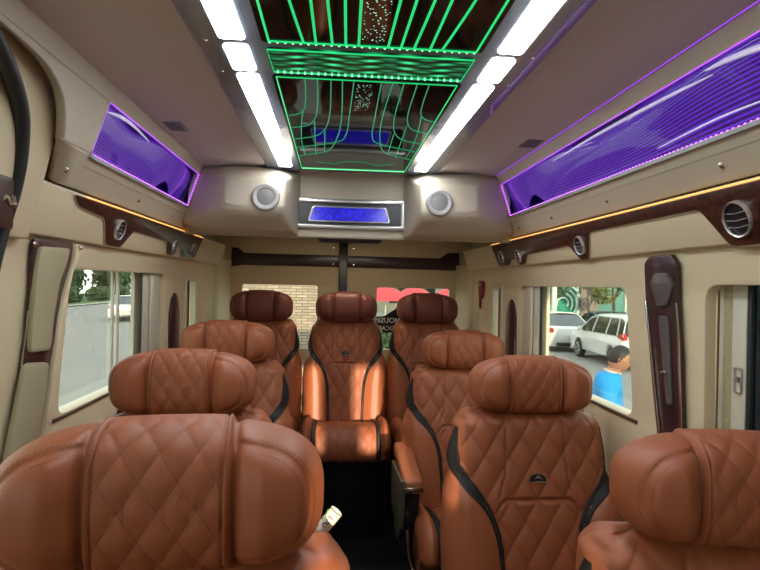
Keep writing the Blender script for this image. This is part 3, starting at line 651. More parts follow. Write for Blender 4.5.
o = thing('pillar_lamp_trim', 'dark wood pillar trim with hexagonal lamp and chrome edges between right windows', 'pillar trim', (.80, 1.45, .90))
f = lambda off: (lambda a, b, c: ((.815-off-c)-.80, a-1.45, b-.90))
M_lampg = mat('plum_grey_plastic', (0.10, 0.085, 0.085), 0.3)
M_lampg = mat('plum_grey_plastic', (0.10, 0.085, 0.085), 0.3)
plate('wood_body', rpoly([(1.33, .60), (1.335, 1.0), (1.348, 1.185), (1.366, 1.327), (1.372, 1.421), (1.397, 1.446), (1.498, 1.446), (1.523, 1.425), (1.510, 1.305), (1.474, 1.105), (1.445, .976), (1.42, .60)], .006), [], .014, f(0), M_wooddk, o, .004)
plate('hexagonal_lamp', rpoly([(1.478, 1.370), (1.458, 1.397), (1.401, 1.397), (1.371, 1.372), (1.398, 1.311), (1.444, 1.307)], .006), [], .010, f(.012), M_lampg, o, .004)
plate('lamp_highlight', [(1.400, 1.394), (1.386, 1.394), (1.368, 1.376), (1.376, 1.370)], [], .002, f(.0225), M_chrome, o)
plate('pull_handle', rpoly([(1.437, 1.284), (1.394, 1.284), (1.369, 1.056), (1.391, 1.054)], .012), [], .010, f(.012), M_lampg, o, .004)
lathe('handle_button', [(0, .010), (.005, .009), (.007, 0)], M_chrome, o, Matrix.Translation((-.008, 1.397-1.45, 1.137-.90)) @ Matrix.Rotation(-pi/2, 4, 'Y'), 12)
tube('chrome_edge', [((.799-.80), p[0]-1.45, p[1]-.90) for p in ((1.507, 1.32), (1.480, 1.214), (1.455, 1.099), (1.430, .988), (1.40, .70))], .0032, M_chrome, o, 6)
tube('chrome_edge', [((.799-.80), p[0]-1.45, p[1]-.90) for p in ((1.366, 1.32), (1.352, 1.226), (1.343, 1.118), (1.335, 1.013), (1.33, .70))], .0032, M_chrome, o, 6)
# rear plum plates between the small windows
for s, ya in ((-1, 2.68), (1, 2.745)):
    t = plate('pillar_plate', rpoly([(ya-.072, .78), (ya-.072, 1.20), (ya-.04, 1.27), (ya, 1.295), (ya+.04, 1.27), (ya+.072, 1.20), (ya+.072, .78)], .012), [], .012, lambda a, b, c, s=s: (s*(.808+c), a, b), M_wooddk, None, .003)
    tag(t, 'narrow dark arched plate on the ' + ('left' if s < 0 else 'right') + ' wall beside the rear side window', 'trim plate', 'arched wall plates')
# emergency hammer
o = thing('emergency_hammer', 'red emergency hammer hanging in its holder on the rear right wall', 'hammer', (.81, 3.31, 1.31))
plate('hammer_holder', rpoly([(-.040, -.0), (-.045, .075), (.035, .08), (.035, .0), (.008, -.03), (-.015, -.03)], .01), [], .02, lambda a, b, c: (-.012+c, a, b), M_red, o, .004)
tube('hammer_handle', [(-.006, -.003, .06), (-.008, -.003, -.02), (-.006, .002, -.09)], [.012, .010, .007], M_red, o, 8)
tube('hammer_head', [(-.014, -.035, .055), (-.016, 0, .058), (-.014, .03, .055)], [.006, .011, .008], M_silver, o, 8)

# ------------------------------------------------------------------ seats
HA, HB, HC = .191, .092, .068      # headrest half width, height, depth
def diam(u, v, cw, ch): return (abs(sin(pi*(u/cw+v/ch)))*abs(sin(pi*(u/cw-v/ch))))**.32
def hr_point(s, th, off=0.0):
    """s in -1..1 across, th around the section (0 = front, pi/2 = top)"""
    a = abs(s); top = sin(th) > 0
    e = (max(0.0, 1-a**2.8))**(1/2.8) if top else (max(0.0, 1-a**3.4))**(1/3.4)
    ed = (max(0.0, 1-a**3.6))**(1/3.6)
    ct, st = cos(th), sin(th); p = .72
    z = HB*e*math.copysign(abs(st)**p, st)
    front = ct > 0
    wing = .022*sm(.40, .62, a)*(1-sm(.80, 1.0, a)) if front else 0
    y = -(HC*ed)*math.copysign(abs(ct)**p, ct) - wing*abs(ct)**.6
    v = Vector((s*HA, y, z))
    if off: 
        nrm = Vector((0, -ct, st)).normalized(); v += nrm*off
    return v
def headrest_meshes(m_body, m_panel, quilt=True):
    ns, nt_ = 132, 88; V = []; Fc = []; SD = []; SL = []; Q = []; U = []
    for i in range(ns+1):
        s = -cos(pi*i/ns) * .5 + (-1+2*i/ns)*.5
        s = max(-.9995, min(.9995, s))
        for k in range(nt_):
            th = 2*pi*k/nt_; v = hr_point(s, th); a = abs(s)
            sdv = 1.0; sl = 0.0
            if cos(th) > -.15:
                # D shaped seam on the wing, parallel to the outline
                rz = v.z/HB; r = (max(0, (a-.42)/.58)**2.4+abs(rz)**2.4)**(1/2.4)
                if a > .44:
                    sdv = (r-.80)*HB; sl = math.atan2(rz, (a-.42)/.58)*.10
                    v.y += .0055*math.exp(-(sdv/.0028)**2); v.y -= .003*sm(0, .012, -sdv)
            # crease beside the centre panel
            v.y += .010*math.exp(-((a-.43)*HA/.005)**2)*(1 if cos(th) > 0 else -1)
            if abs(sin(th)) > .3: v.z -= .003*math.exp(-((a-.43)*HA/.005)**2)*math.copysign(1, sin(th))
            V.append(v); SD.append(sdv); SL.append(sl); Q.append(0.0); U.append((0.01, 0.0))
    for i in range(ns):
        for k in range(nt_):
            Fc.append((i*nt_+k, i*nt_+(k+1) % nt_, (i+1)*nt_+(k+1) % nt_, (i+1)*nt_+k))
    Fc.append(tuple(range(nt_))); Fc.append(tuple(ns*nt_+k for k in range(nt_)))
    body = mk('headrest', V, Fc, m_body, None, uvs=U, attrs={'seamd': SD, 'seaml': SL, 'quilt': Q})
    # wrap-around centre panel
    ns2 = 84; V = []; Fc = []; SD = []; SL = []; Q = []; U = []
    arc = [0.0]; prev = hr_point(0, 0)
    for k in range(1, nt_+1):
        c = hr_point(0, 2*pi*k/nt_); arc.append(arc[-1]+(c-prev).length); prev = c
    for i in range(ns2+1):
        t = -1+2*i/ns2; s = t*.415; at = abs(t)
        for k in range(nt_+1):
            th = 2*pi*k/nt_; vv = arc[k] if k <= nt_/2 else arc[k]-arc[-1]
            u = s*HA
            edge = sm(1.0, .93, at)
            q = 1.0 if (at < .86 and quilt and abs(vv) < .13) else 0.0
            d = diam(u, vv, .042, .069) if quilt and at < .90 and abs(vv) < .13 else 1.0
            pip = .0045*math.exp(-((at-.945)/.03)**2)
            off = -.004 + .0085*edge*(.15+.85*(.30+.70*d)) + pip*.35 - .003*math.exp(-((at-.88)/.022)**2)
            v = hr_point(s, th, off)
            V.append(v); SD.append((at-.905)*.415*HA if at > .7 else 1.0); SL.append(vv); Q.append(q); U.append((u, vv))
    for i in range(ns2):
        for k in range(nt_):
            Fc.append((i*(nt_+1)+k, i*(nt_+1)+k+1, (i+1)*(nt_+1)+k+1, (i+1)*(nt_+1)+k))
    # SD: stitches one side only
    pan = mk('center_panel', V, Fc, m_panel, None, uvs=U, attrs={'seamd': [abs(d)+.004 if d < .9 else 1.0 for d in SD], 'seaml': SL, 'quilt': Q}, fix=True)
    return body, pan
# backrest
WT = [(.30, .262), (.45, .272), (.64, .274), (.73, .266), (.775, .250), (.80, .238), (.86, .236), (.94, .226), (.96, .216)]
ST = [(.34, .108), (.50, .112), (.62, .122), (.69, .142), (.74, .175), (.78, .212), (.81, .232), (.90, .236)]   # strip centre line
ZT = .985
def bw(z): return interp(WT, z)
def bs(z): return interp(ST, z)
def yoke_x(z): return interp([(.70, .128), (.735, .118), (.80, .094), (.96, .090)], z)
def zseam(a): return .732 - .034*max(0.0, (a-.092)/.034)**2.2
def BF(x, z):
    """front surface of the backrest, local y"""
    a = abs(x); w_ = bw(z); y = .030 + (z-.97)*.20
    y += .050*(a/w_)**9
    zs = z; xs_ = bs(z)
    if z < .80 and a > xs_:     # side bolster
        t = (a-xs_)/(w_-xs_+1e-6); y -= .036*sin(min(1, t)*pi*.9)*sm(.80, .74, z)
        y -= .010*sm(.80, .70, z)
        y += .002*math.exp(-((t-.45)/.08)**2)*sm(.8, .72, z)
    # quilting
    q = 0; d = 1
    if z > zseam(min(a, .13))+.006 and (a < xs_-.01 or z > .80) and a < w_-.012: d = diam(x, z-.735, .078, .120); q = 1
    elif z <= zseam(a)-.007 and a < min(xs_, .130)-.010: d = diam(x, z-.735, .078, .120); q = 1
    y -= .0105*(d-.4) if q else 0
    for dist in ((abs(z-zseam(a)) if a < .130 else 1), (abs(a-yoke_x(z)) if .735 < z < .965 else 1)):
        if dist < .02: y += .006*math.exp(-(dist/.0032)**2)
    return y, q
def backrest_mesh(m):
    rows = []; nz, nx = 120, 116
    zs = [.34+(ZT-.05-.34)*i/nz for i in range(nz+1)]
    V = []; Fc = []; U = []; Q = []; SD = []; SL = []
    nside = 7; T = .115
    def add_row(z, phi):
        w_ = bw(min(z, .96)); c = cos(phi)
        z_ = z
        ybk = .030+(min(z, .96)-.97)*.20 + T; ymid = ybk - T*.5
        wr = w_-.035*(1-c)
        for i in range(nx+1):
            x = -1+2*i/nx; X = x*wr
            zz = z_ - (0 if phi == 0 else 0)
            y, q = BF(X, min(z, .968)); y = ymid + (y-ymid)*c
            sdv = min((abs(z-.732) if abs(X) < .12 else 1), (abs(abs(X)-yoke_x(z)) if .74 < z < .965 else 1))
            zq = z_ - .012*sm(.75, 1.0, abs(x))*sin(phi)*1.2
            V.append((X, y, zq)); U.append((X, z-.735)); Q.append(1.0 if q and phi == 0 else 0.0)
            SD.append(min(sdv, 1.0)); SL.append(z+X)
        yl = ymid+(BF(wr, min(z, .968))[0]-ymid)*c; yb = ymid+(T*.5)*c
        for i in range(1, nside):
            t = i/nside; V.append((wr+.006*sin(t*pi), lerp(yl, yb, t), z_ - .0144*sin(phi))); U.append((0.01, 0)); Q.append(0.0); SD.append(1.0); SL.append(0)
        for x in (1, .5, 0, -.5, -1):
            V.append((x*wr, yb, z_)); U.append((0.01, 0)); Q.append(0.0); SD.append(1.0); SL.append(0)
        for i in range(1, nside):
            t = 1-i/nside; V.append((-wr-.006*sin(t*pi), lerp(yl, yb, t), z_ - .0144*sin(phi))); U.append((0.01, 0)); Q.append(0.0); SD.append(1.0); SL.append(0)
    for z in zs: add_row(z, 0)
    for k in range(1, 13):
        ph = pi/2*k/12; add_row(ZT-.05+.05*sin(ph), ph*.985)
    R = len(V)//(nx+1+2*(nside-1)+5); C = nx+1+2*(nside-1)+5
    for i in range(R-1):
        for k in range(C): Fc.append((i*C+k, i*C+(k+1) % C, (i+1)*C+(k+1) % C, (i+1)*C+k))
    Fc.append(tuple(range(C))); Fc.append(tuple((R-1)*C+k for k in range(C)))
    return mk('backrest', V, Fc, m, None, uvs=U, attrs={'quilt': Q, 'seamd': SD, 'seaml': SL})
def ribbon(name, path, m, surf, raise_=.006):
    """path: (x, z, halfwidth)"""
    P = smooth_pts([(a, b, c) for a, b, c in path], 8); V = []; Fc = []; n = 7
    for i, p in enumerate(P):
        a = P[max(0, i-1)]; b = P[min(len(P)-1, i+1)]; t = Vector((b.x-a.x, b.y-a.y)).normalized(); nn = Vector((-t.y, t.x))
        for k in range(n):
            q = -1+2*k/(n-1); x = p.x+nn.x*p.z*q; z = p.y+nn.y*p.z*q
            V.append((x, surf(x, z) - raise_*(1-q**4)+.001, z))
        for k in (1, 0):
            q = -1+2*k; x = p.x+nn.x*p.z*q; z = p.y+nn.y*p.z*q
            V.append((x, surf(x, z)+.008, z))
    C = n+2
    for i in range(len(P)-1):
        for k in range(C): Fc.append((i*C+k, i*C+(k+1) % C, (i+1)*C+(k+1) % C, (i+1)*C+k))
    Fc.append(tuple(range(C))); Fc.append(tuple((len(P)-1)*C+k for k in range(C)))
    return sharp(mk(name, V, Fc, m), 60)
def bsurf(x, z):
    w_ = bw(min(z, .96)); xx = max(-w_*.985, min(w_*.985, x)); y = BF(xx, min(z, .965))[0]
    ex = abs(x)-w_*.985
    return y + (ex*2.0 if ex > 0 else 0)
def cushion_mesh(m):
    """sheet: path runs front bottom -> front edge -> rear"""
    P = [(-.445, .285), (-.468, .30), (-.480, .33), (-.482, .365), (-.472, .40), (-.450, .430), (-.415, .448), (-.36, .452), (-.28, .440), (-.18, .418), (-.10, .40), (-.03, .392), (.04, .388)]
    P = smooth_pts([(0, a, b) for a, b in P], 7); L = len(P); nx = 90; V = []; Fc = []; U = []; Q = []; SD = []; SL = []
    arc = 0
    for i, p in enumerate(P):
        a = P[max(0, i-1)]; b = P[min(L-1, i+1)]; t = (b-a).normalized(); nn = Vector((0, -t.z, t.y))
        if i: arc += (p-P[i-1]).length
        for k in range(nx+1):
            x = -1+2*k/nx; X = x*.262; ax = abs(X)
            q = 1 if ax < .170 else 0
            h = .008*diam(X, arc, .066, .11) if q else .004
            h += .038*sm(.195, .225, ax)*(1-((ax-.235)/.05)**2 if ax > .235 else 1)*sm(.05, .10, arc)
            h -= .006*math.exp(-((ax-.178)/.004)**2)
            h -= .050*(abs(x))**14
            V.append(p+nn*h + Vector((X, 0, 0))); U.append((X*.078/.066, arc*.120/.11)); Q.append(float(q)); SD.append(1.0); SL.append(0.0)
        for k in range(1):
            pass
    C = nx+1
    for i in range(L-1):
        for k in range(nx): Fc.append((i*C+k, i*C+k+1, (i+1)*C+k+1, (i+1)*C+k))
    # sides and underside
    base = len(V)
    for i, p in enumerate(P):
        for sx_ in (-1, 1):
            V.append(Vector((sx_*.262, max(p.y, -.44), min(p.z, .285)))); U.append((0.01, 0)); Q.append(0.0); SD.append(1.0); SL.append(0.0)
    for i in range(L-1):
        Fc.append((i*C, (i+1)*C, base+2*(i+1), base+2*i)); Fc.append((i*C+nx, (i+1)*C+nx, base+2*(i+1)+1, base+2*i+1))
        Fc.append((base+2*i, base+2*(i+1), base+2*(i+1)+1, base+2*i+1))
    return mk('seat_cushion', V, Fc, m, None, uvs=U, attrs={'quilt': Q, 'seamd': SD, 'seaml': SL})
def cush_strip(sg):
    P = [(-.450, .285), (-.473, .30), (-.486, .33), (-.488, .365), (-.478, .40), (-.454, .436), (-.416, .455), (-.36, .459), (-.28, .447), (-.18, .425), (-.10, .407)]
    P = smooth_pts([(0, a, b) for a, b in P], 4); V = []; Fc = []; n = 7
    for i, p in enumerate(P):
        a = P[max(0, i-1)]; b = P[min(len(P)-1, i+1)]; t = (b-a).normalized(); nn = Vector((0, -t.z, t.y))
        for k in range(n):
            q = -1+2*k/(n-1); V.append(Vector((sg*.187+q*.013, 0, 0))+p+nn*(.008*(1-q**4)))
        V.append(Vector((sg*.187+.013, 0, 0))+p-nn*.012); V.append(Vector((sg*.187-.013, 0, 0))+p-nn*.012)
    C = n+2
    for i in range(len(P)-1):
        for k in range(C): Fc.append((i*C+k, i*C+(k+1) % C, (i+1)*C+(k+1) % C, (i+1)*C+k))
    Fc.append(tuple(range(C))); Fc.append(tuple((len(P)-1)*C+k for k in range(C)))
    return sharp(mk('cushion_strip', V, Fc, M_black), 60)
HZ = 1.062
stripL = [(-.228, .928, .003), (-.234, .895, .007), (-.239, .86, .012), (-.236, .815, .018), (-.212, .778, .018), (-.178, .742, .014), (-.146, .695, .011), (-.124, .63, .0095), (-.114, .54, .009), (-.110, .44, .009), (-.108, .36, .009)]
def make_seat(name, label, group, quilt_hr=True, m_hr=None):
    t = thing(name, label, 'seat', (0, 0, 0), group)
    hb, hp = headrest_meshes(m_hr or M_leah, m_hr or M_leah, quilt_hr)
    hb.parent = t; hb.location = (0, .068, HZ); hp.parent = hb
    for sg in (-1, 1): 
        p = tube('headrest_post', [(sg*.07, .09, -.135), (sg*.07, .085, -.07)], .007, M_chrome, hb, 10); p.location = (0, 0, 0)
    b = backrest_mesh(M_lea); b.parent = t
    for sg in (-1, 1):
        r_ = ribbon('black_strip', [(-sg*x, z, h) for x, z, h in stripL], M_black, bsurf); r_.parent = b
    sc_ = 1.25
    e = plate('emblem', rpoly([(-.022, -.009), (-.018, .006), (0, .012), (.018, .006), (.022, -.009)], .006), [], .003, lambda a, c, d: (a*1.25, bsurf(0, .797)-.005+d, c*1.25+.797), M_dark, b, .001)
    plate('emblem_rim', rpoly([(-.024, -.011), (-.020, .007), (0, .014), (.020, .007), (.024, -.011)], .006), [rpoly([(-.021, -.0085), (-.017, .0055), (0, .011), (.017, .0055), (.021, -.0085)], .005)], .002, lambda a, c, d: (a*1.25, bsurf(0, .797)-.006+d, c*1.25+.797), M_chrome, e)
    plate('emblem_bars', rpoly([(-.010, -.003), (0, .007), (.010, -.003), (0, .001)], .001), [], .0015, lambda a, c, d: (a*1.25, bsurf(0, .797)-.0065+d, c*1.25+.797), M_chrome, e)
    c = cushion_mesh(M_lea); c.parent = t
    for sg in (-1, 1): cush_strip(sg).parent = c
    return t
proto = make_seat('captain_seat', '', 'tan quilted captain seats')
def seat_base(t, zoff, rear=False):
    """pedestal reaching the van floor"""
    if rear:
        b = box('seat_base', (-.245, -.36, -zoff), (.245, .16, .288), M_floor, t, .01)
    else:
        b = box('seat_base', (-.20, -.36, .06-zoff*0), (.20, .10, .288), M_dark, t, .02, 3)
        for sg in (-1, 1): box('floor_rail', (sg*.15-.02, -.40, -zoff), (sg*.15+.02, .14, .065), M_dark, t, .004)
seats = [
 ('1L', -.262, .64, .030, .11, 'nearest tan quilted seat at lower left, its headrest filling the corner'),
 ('2L', -.468, 1.48, .015, 0, 'tan quilted seat behind the nearest left headrest, beside the left window'),
 ('3L', -.507, 2.30, .040, 0, 'sunlit tan quilted seat on the left, just in front of the rear bench'),
 ('1R', .578, .80, -.030, -.12, 'nearest tan quilted seat at lower right, cut by the photo edge'),
 ('2R', .545, 1.64, -.012, 0, 'tan quilted seat with black emblem right of the aisle, beside the right window'),
 ('3R', .520, 2.46, .0, 0, 'tan quilted seat behind the emblem seat, right of the aisle, with armrest')]
ST_OBJ = {}
for i, (k, x, y, zo, rz, lab) in enumerate(seats):
    t = proto if i == 0 else copy_tree(proto)
    t.location = (x, y, zo); t.rotation_euler[2] = rz; t['label'] = lab; t['category'] = 'seat'
    seat_base(t, zo); ST_OBJ[k] = t
    if k == '1L':
        for ch in COL.objects:
            if ch.parent == t and ch.name.startswith('headrest'): ch.scale = (1, 1, .93)
# rear bench seats: same seat, plain headrests, shade put into their darker leather
rproto = make_seat('rear_bench_seat', '', 'rear bench seats', False, M_leashade)
rears = [('RL', -.507, 3.35, 'rear bench seat at left with plain shade-darkened headrest, before the left rear window'),
         ('RC', .003, 3.35, 'middle rear bench seat with plain shade-darkened headrest at end of the aisle'),
         ('RR', .500, 3.35, 'rear bench seat at right with plain shade-darkened headrest, before the right rear window')]
for i, (k, x, y, lab) in enumerate(rears):
    t = rproto if i == 0 else copy_tree(rproto)
    t.location = (x, y, .148); t.scale = (.90, 1, 1)
    for ch in COL.objects:
        if ch.parent == t and ch.name.startswith('headrest'): ch.scale = (1.09, 1, 1); t['label'] = lab; t['category'] = 'seat'
    seat_base(t, .148, True); ST_OBJ[k] = t
# armrests
def armrest(t, sg):
    a = hull('armrest', [(sg*x, y, z) for x in (-.315, -.238) for y, z in ((-.34, .575), (-.34, .605), (-.30, .618), (.02, .655), (.02, .60))], M_lea, t, .014, 4)
    a.data.attributes.new('quilt', 'FLOAT', 'POINT')
    s_ = a.data.attributes.new('seamd', 'FLOAT', 'POINT'); s_.data.foreach_set('value', [1.0]*len(a.data.vertices))
    box('chrome_end', (min(-sg*.315, -sg*.238), -.352, .560), (max(-sg*.315, -sg*.238), -.335, .582), M_chrome, a, .004)
    hull('armrest_shell', [(-sg*x, y, z) for x in (.305, .245) for y, z in ((-.325, .568), (.02, .60), (.04, .34), (-.22, .25), (-.285, .40))], M_dark, t, .01)
    hull('quilted_side_panel', [(-sg*x, y, z) for x in (.325, .303) for y, z in ((-.350, .605), (-.30, .575), (.0, .58), (.0, .40), (-.23, .33), (-.29, .40))], M_quiltg, t, .006)
    tube('chrome_rail', smooth_pts([(-sg*.300, -.34, .42), (-sg*.295, -.345, .35), (-sg*.280, -.36, .285), (-sg*.245, -.38, .245), (-sg*.19, -.40, .228), (-sg*.10, -.40, .225)], 5), .010, M_chrome, t, 10)
armrest(ST_OBJ['3R'], 1)
tube('recline_lever', [(-.150, -.515, .40), (-.148, -.525, .34), (-.150, -.515, .27)], [.012, .022, .014], M_chrome, ST_OBJ['3R'], 12)

# ------------------------------------------------------------------ wrapped bunch beside the nearest left seat
o = thing('wrapped_bouquet', 'cream paper roll printed S FU with green leaves behind the nearest left headrest', 'wrapped bunch', (-.060, .90, .986))
o.scale = (.66, .66, .66)
d = Vector((.62, -.05, .78)).normalized()
yv = (Vector((0, 1, 0))-d*d.y).normalized(); xv = yv.cross(d)
R = Matrix((xv, yv, d)).transposed().to_4x4()
lathe('paper_wrap', [(0, -.014), (.015, -.014), (.0165, -.05), (.0165, -.012), (.0165, 0), (.0150, 0), (.0150, -.012)], M_paper, o, R, 24)
lathe('paper_wrap', [(.0163, -.05), (.0165, -.06), (.016, -.065)], M_paper, o, R, 24)
lathe('pink_wrap', [(.0175, -.058), (.019, -.075), (.020, -.16), (.018, -.32), (0, -.32)], M_pink, o, R @ Matrix.Translation((-.004, 0, 0)), 20)
def wrapmap(du):
    def f(a, b, c):
        ang = b/.0168; side = R @ Vector((0, 0, 0))
        # text runs down the roll
        loc = Vector((.0170*sin(ang+du), -.0170*cos(ang+du), -.028-a)); return R @ loc
    return f
text_mesh('printed_text', 'S FU', .017, wrapmap(-.35), M_ink, o, bold=.0003)
for k, (dx, dz, an) in enumerate(((-.028, -.038, .3), (-.036, -.055, -.1), (-.022, -.030, .6), (-.030, -.065, -.5))):
    base = Vector((dx+.004, -.004, dz+.008)); tip = base+Vector((.012*sin(an), 0, .038)); sd_ = Vector((.0065, 0, 0)).cross(Vector((0, 1, 0)))*0+Vector((.006, 0, -.002))
    mid = (base+tip)/2
    mk('leaf', [base, mid+sd_+Vector((0, .002, 0)), tip, mid-sd_+Vector((0, .002, 0)), mid-Vector((0, .003, 0))], [(0, 1, 4), (1, 2, 4), (2, 3, 4), (3, 0, 4), (0, 3, 2, 1)], M_leafg, o)

# ------------------------------------------------------------------ lettering on the rear right window
o = thing('window_decal', 'black strip with mirrored white LIMOUSIN lettering on the right rear window', 'window lettering', (.325, 3.93, 1.13))
plate('decal_strip', [(-.16, -.060), (-.16, -.004), (-.05, .0), (.03, .05), (.08, .13), (.16, .17), (.30, .17), (.30, -.04), (.04, -.06), (.01, -.115), (-.05, -.115), (-.09, -.06)], [], .002, lambda a, b, c: (a, -.004+c, b), M_dark, o)
text_mesh('lettering', 'LIMOUSIN', .050, lambda a, b, c: (-a*1.0-.008, -.0055+c, b-.030), M_whitetxt, o, bold=.0008)
text_mesh('lettering', 'DCAR', .042, lambda a, b, c: (-a*1.0-.03, -.0055+c, b-.085), M_whitetxt, o, bold=.0006)

# ------------------------------------------------------------------ outside
GZ = -1.12
M_asph = mat('asphalt', (0.26, 0.25, 0.23), 0.9, var=.15, vscale=.6, bump=.3, bscale=40)
M_kerb = mat('kerb_concrete', (0.55, 0.53, 0.48), 0.8, var=.1)
M_grass = mat('grass', (0.10, 0.17, 0.05), 0.9, var=.4, vscale=3)
M_leafd = mat('tree_leaves', (0.055, 0.10, 0.04), 0.6, var=.5, vscale=1.5)
M_leafy = mat('yellowish_leaves', (0.19, 0.20, 0.055), 0.6, var=.5, vscale=2.0)
M_bark = mat('tree_bark', (0.12, 0.09, 0.065), 0.9, var=.3, vscale=8, bump=.6, bscale=30)
M_bluesh = mat('blue_shirt', (0.01, 0.30, 0.72), 0.75)
M_skin = mat('skin', (0.42, 0.20, 0.12), 0.5)
M_hair = mat('black_hair', (0.012, 0.011, 0.012), 0.5, bump=.6, bscale=200)
M_trou = mat('dark_trousers', (0.03, 0.035, 0.05), 0.8)
M_collar = mat('beige_collar', (0.55, 0.48, 0.38), 0.8)
M_panel = mat('green_facade_panel', (0.045, 0.33, 0.22), 0.5)
M_teal = mat('teal_facade_panel', (0.11, 0.30, 0.26), 0.5, var=.2, vscale=.7)
M_arc = mat('white_arc_sign', (0.55, 0.68, 0.60), 0.5)
M_colm = mat('taupe_column', (0.27, 0.22, 0.19), 0.8)
M_gwall = mat('grey_base_wall', (0.13, 0.14, 0.14), 0.8)
M_para = mat('red_parasol_cloth', (0.50, 0.045, 0.055), 0.7)
M_pole = mat('white_pole_paint', (0.66, 0.65, 0.60), 0.5)
def brick_mat():
    m = mat('pale_brick', (.5, .42, .34), .85); n = m.node_tree; b = n.nodes['Principled BSDF']
    t = n.nodes.new('ShaderNodeTexCoord'); s = n.nodes.new('ShaderNodeSeparateXYZ'); c = n.nodes.new('ShaderNodeCombineXYZ'); n.links.new(t.outputs['Object'], s.inputs[0])
    n.links.new(s.outputs['X'], c.inputs[0]); n.links.new(s.outputs['Z'], c.inputs[1])
    k = n.nodes.new('ShaderNodeTexBrick'); k.inputs['Scale'].default_value = 1.0; k.inputs['Brick Width'].default_value = .30; k.inputs['Row Height'].default_value = .075; k.inputs['Mortar Size'].default_value = .012
    k.inputs['Color1'].default_value = (.44, .35, .27, 1); k.inputs['Color2'].default_value = (.31, .24, .185, 1); k.inputs['Mortar'].default_value = (.16, .12, .09, 1)
    n.links.new(c.outputs[0], k.inputs['Vector']); n.links.new(k.outputs[0], b.inputs['Base Color']); return m
M_brick = brick_mat()
struct(tag(box('ground', (-70, -30, GZ-.2), (70, 95, GZ), M_asph, None, 0), 'grey asphalt road and car park around the van', None))
tag(box('grass_verge', (-60, 10, GZ), (-23, 94, GZ+.10), M_grass, None, .02), 'green grass verge across the road on the left', 'grass', None, 'stuff')
struct(box('trim_9', (-23.3, 10, GZ), (-23, 94, GZ+.14), M_kerb, None, .02), 'pale concrete kerb of the verge')
def leaves(name, blobs, n, size, m, parent, seed=1):
    rnd = random.Random(seed); V = []; Fc = []
    for i in range(n):
        c, r = blobs[rnd.randrange(len(blobs))]
        d_ = Vector((rnd.gauss(0, 1), rnd.gauss(0, 1), rnd.gauss(0, 1))).normalized()*(rnd.random()**.45)
        p = Vector(c)+Vector((d_.x*r[0], d_.y*r[1], d_.z*r[2]))
        a = Vector((rnd.gauss(0, 1), rnd.gauss(0, 1), rnd.gauss(0, 1))).normalized(); b = a.orthogonal().normalized(); s_ = size*(.6+.8*rnd.random())
        k = len(V); V += [p-a*s_, p+b*s_*.5, p+a*s_, p-b*s_*.5]; Fc.append((k, k+1, k+2, k+3))
    return mk(name, V, Fc, m, parent, smooth=False, fix=False)
def tree(name, x, y, h, blobs, n, size, m, label, group=None, tr=.14, seed=1):
    o = thing(name, label, 'tree', (x, y, GZ+(.10 if x < -20 else 0)), group)
    tube('trunk', smooth_pts([(0, 0, 0), (.06, .03, h*.3), (-.05, .0, h*.6), (.02, 0, h*.85)], 4), [tr*(1-.55*i/12) for i in range(13)], M_bark, o, 10)
    for k, (c, r) in enumerate(blobs[:4]): tube('branch', [(0, 0, h*.45), Vector((c[0]*.5, c[1]*.5, lerp(h*.5, c[2], .6))), c], [tr*.45, tr*.3, tr*.12], M_bark, o, 6)
    leaves('crown', blobs, n, size, m, o, seed); return o
# left trees and hedges
gl = 'trees along the far side of the road'
tl = [(-27, 39, 'dense green tree across the road, leftmost through the left window'), (-27.5, 48, 'dense green tree across the road, second from the left through the left window'),
      (-27, 57, 'dense green tree across the road, seen through the middle of the left window'), (-28, 68, 'dense green tree across the road, behind the white car'), (-27, 82, 'dense green tree farthest along the road on the left')]
for i, (x, y, lab) in enumerate(tl):
    rr = random.Random(i+5)
    bl = [((rr.uniform(-1.2, 1.2), rr.uniform(-2.2, 2.2), rr.uniform(1.6, 5.0)), (1.9, 2.5, 1.6)) for _ in range(13)]
    tree('roadside_tree', x-4, y, 7, bl, 5200, .30, M_leafd, lab, gl, .28, i)
for i, (x, y, lab) in enumerate(((-26, 41, 'low dark hedge on the verge, nearest in left window'), (-26, 54, 'low dark hedge on the verge behind the red flowers'), (-26, 67, 'low dark hedge on the verge near the white car'))):
    h = thing('hedge', lab, 'hedge', (x, y, GZ+.1), 'hedges on the verge')
    leaves('hedge_leaves', [((0, k*1.2-4.2, .7), (.8, 1.1, .9)) for k in range(8)], 3200, .16, M_leafd, h, 30+i)
    tube('hedge_stem', [(0, 0, 0), (0, 0, .8)], .08, M_bark, h, 6)
h = thing('flower_bush', 'low bush with reddish flowers on the grass verge', 'bush', (-23.9, 47.6, GZ+.1))
leaves('flowers', [((0, k*.9-2, .35), (.6, .8, .4)) for k in range(5)], 900, .11, mat('reddish_flowers', (.42, .16, .13), .7, var=.5, vscale=3), h, 77)
leaves('leaf_mass', [((0, k*.9-2, .25), (.6, .8, .35)) for k in range(5)], 700, .12, M_leafd, h, 78)

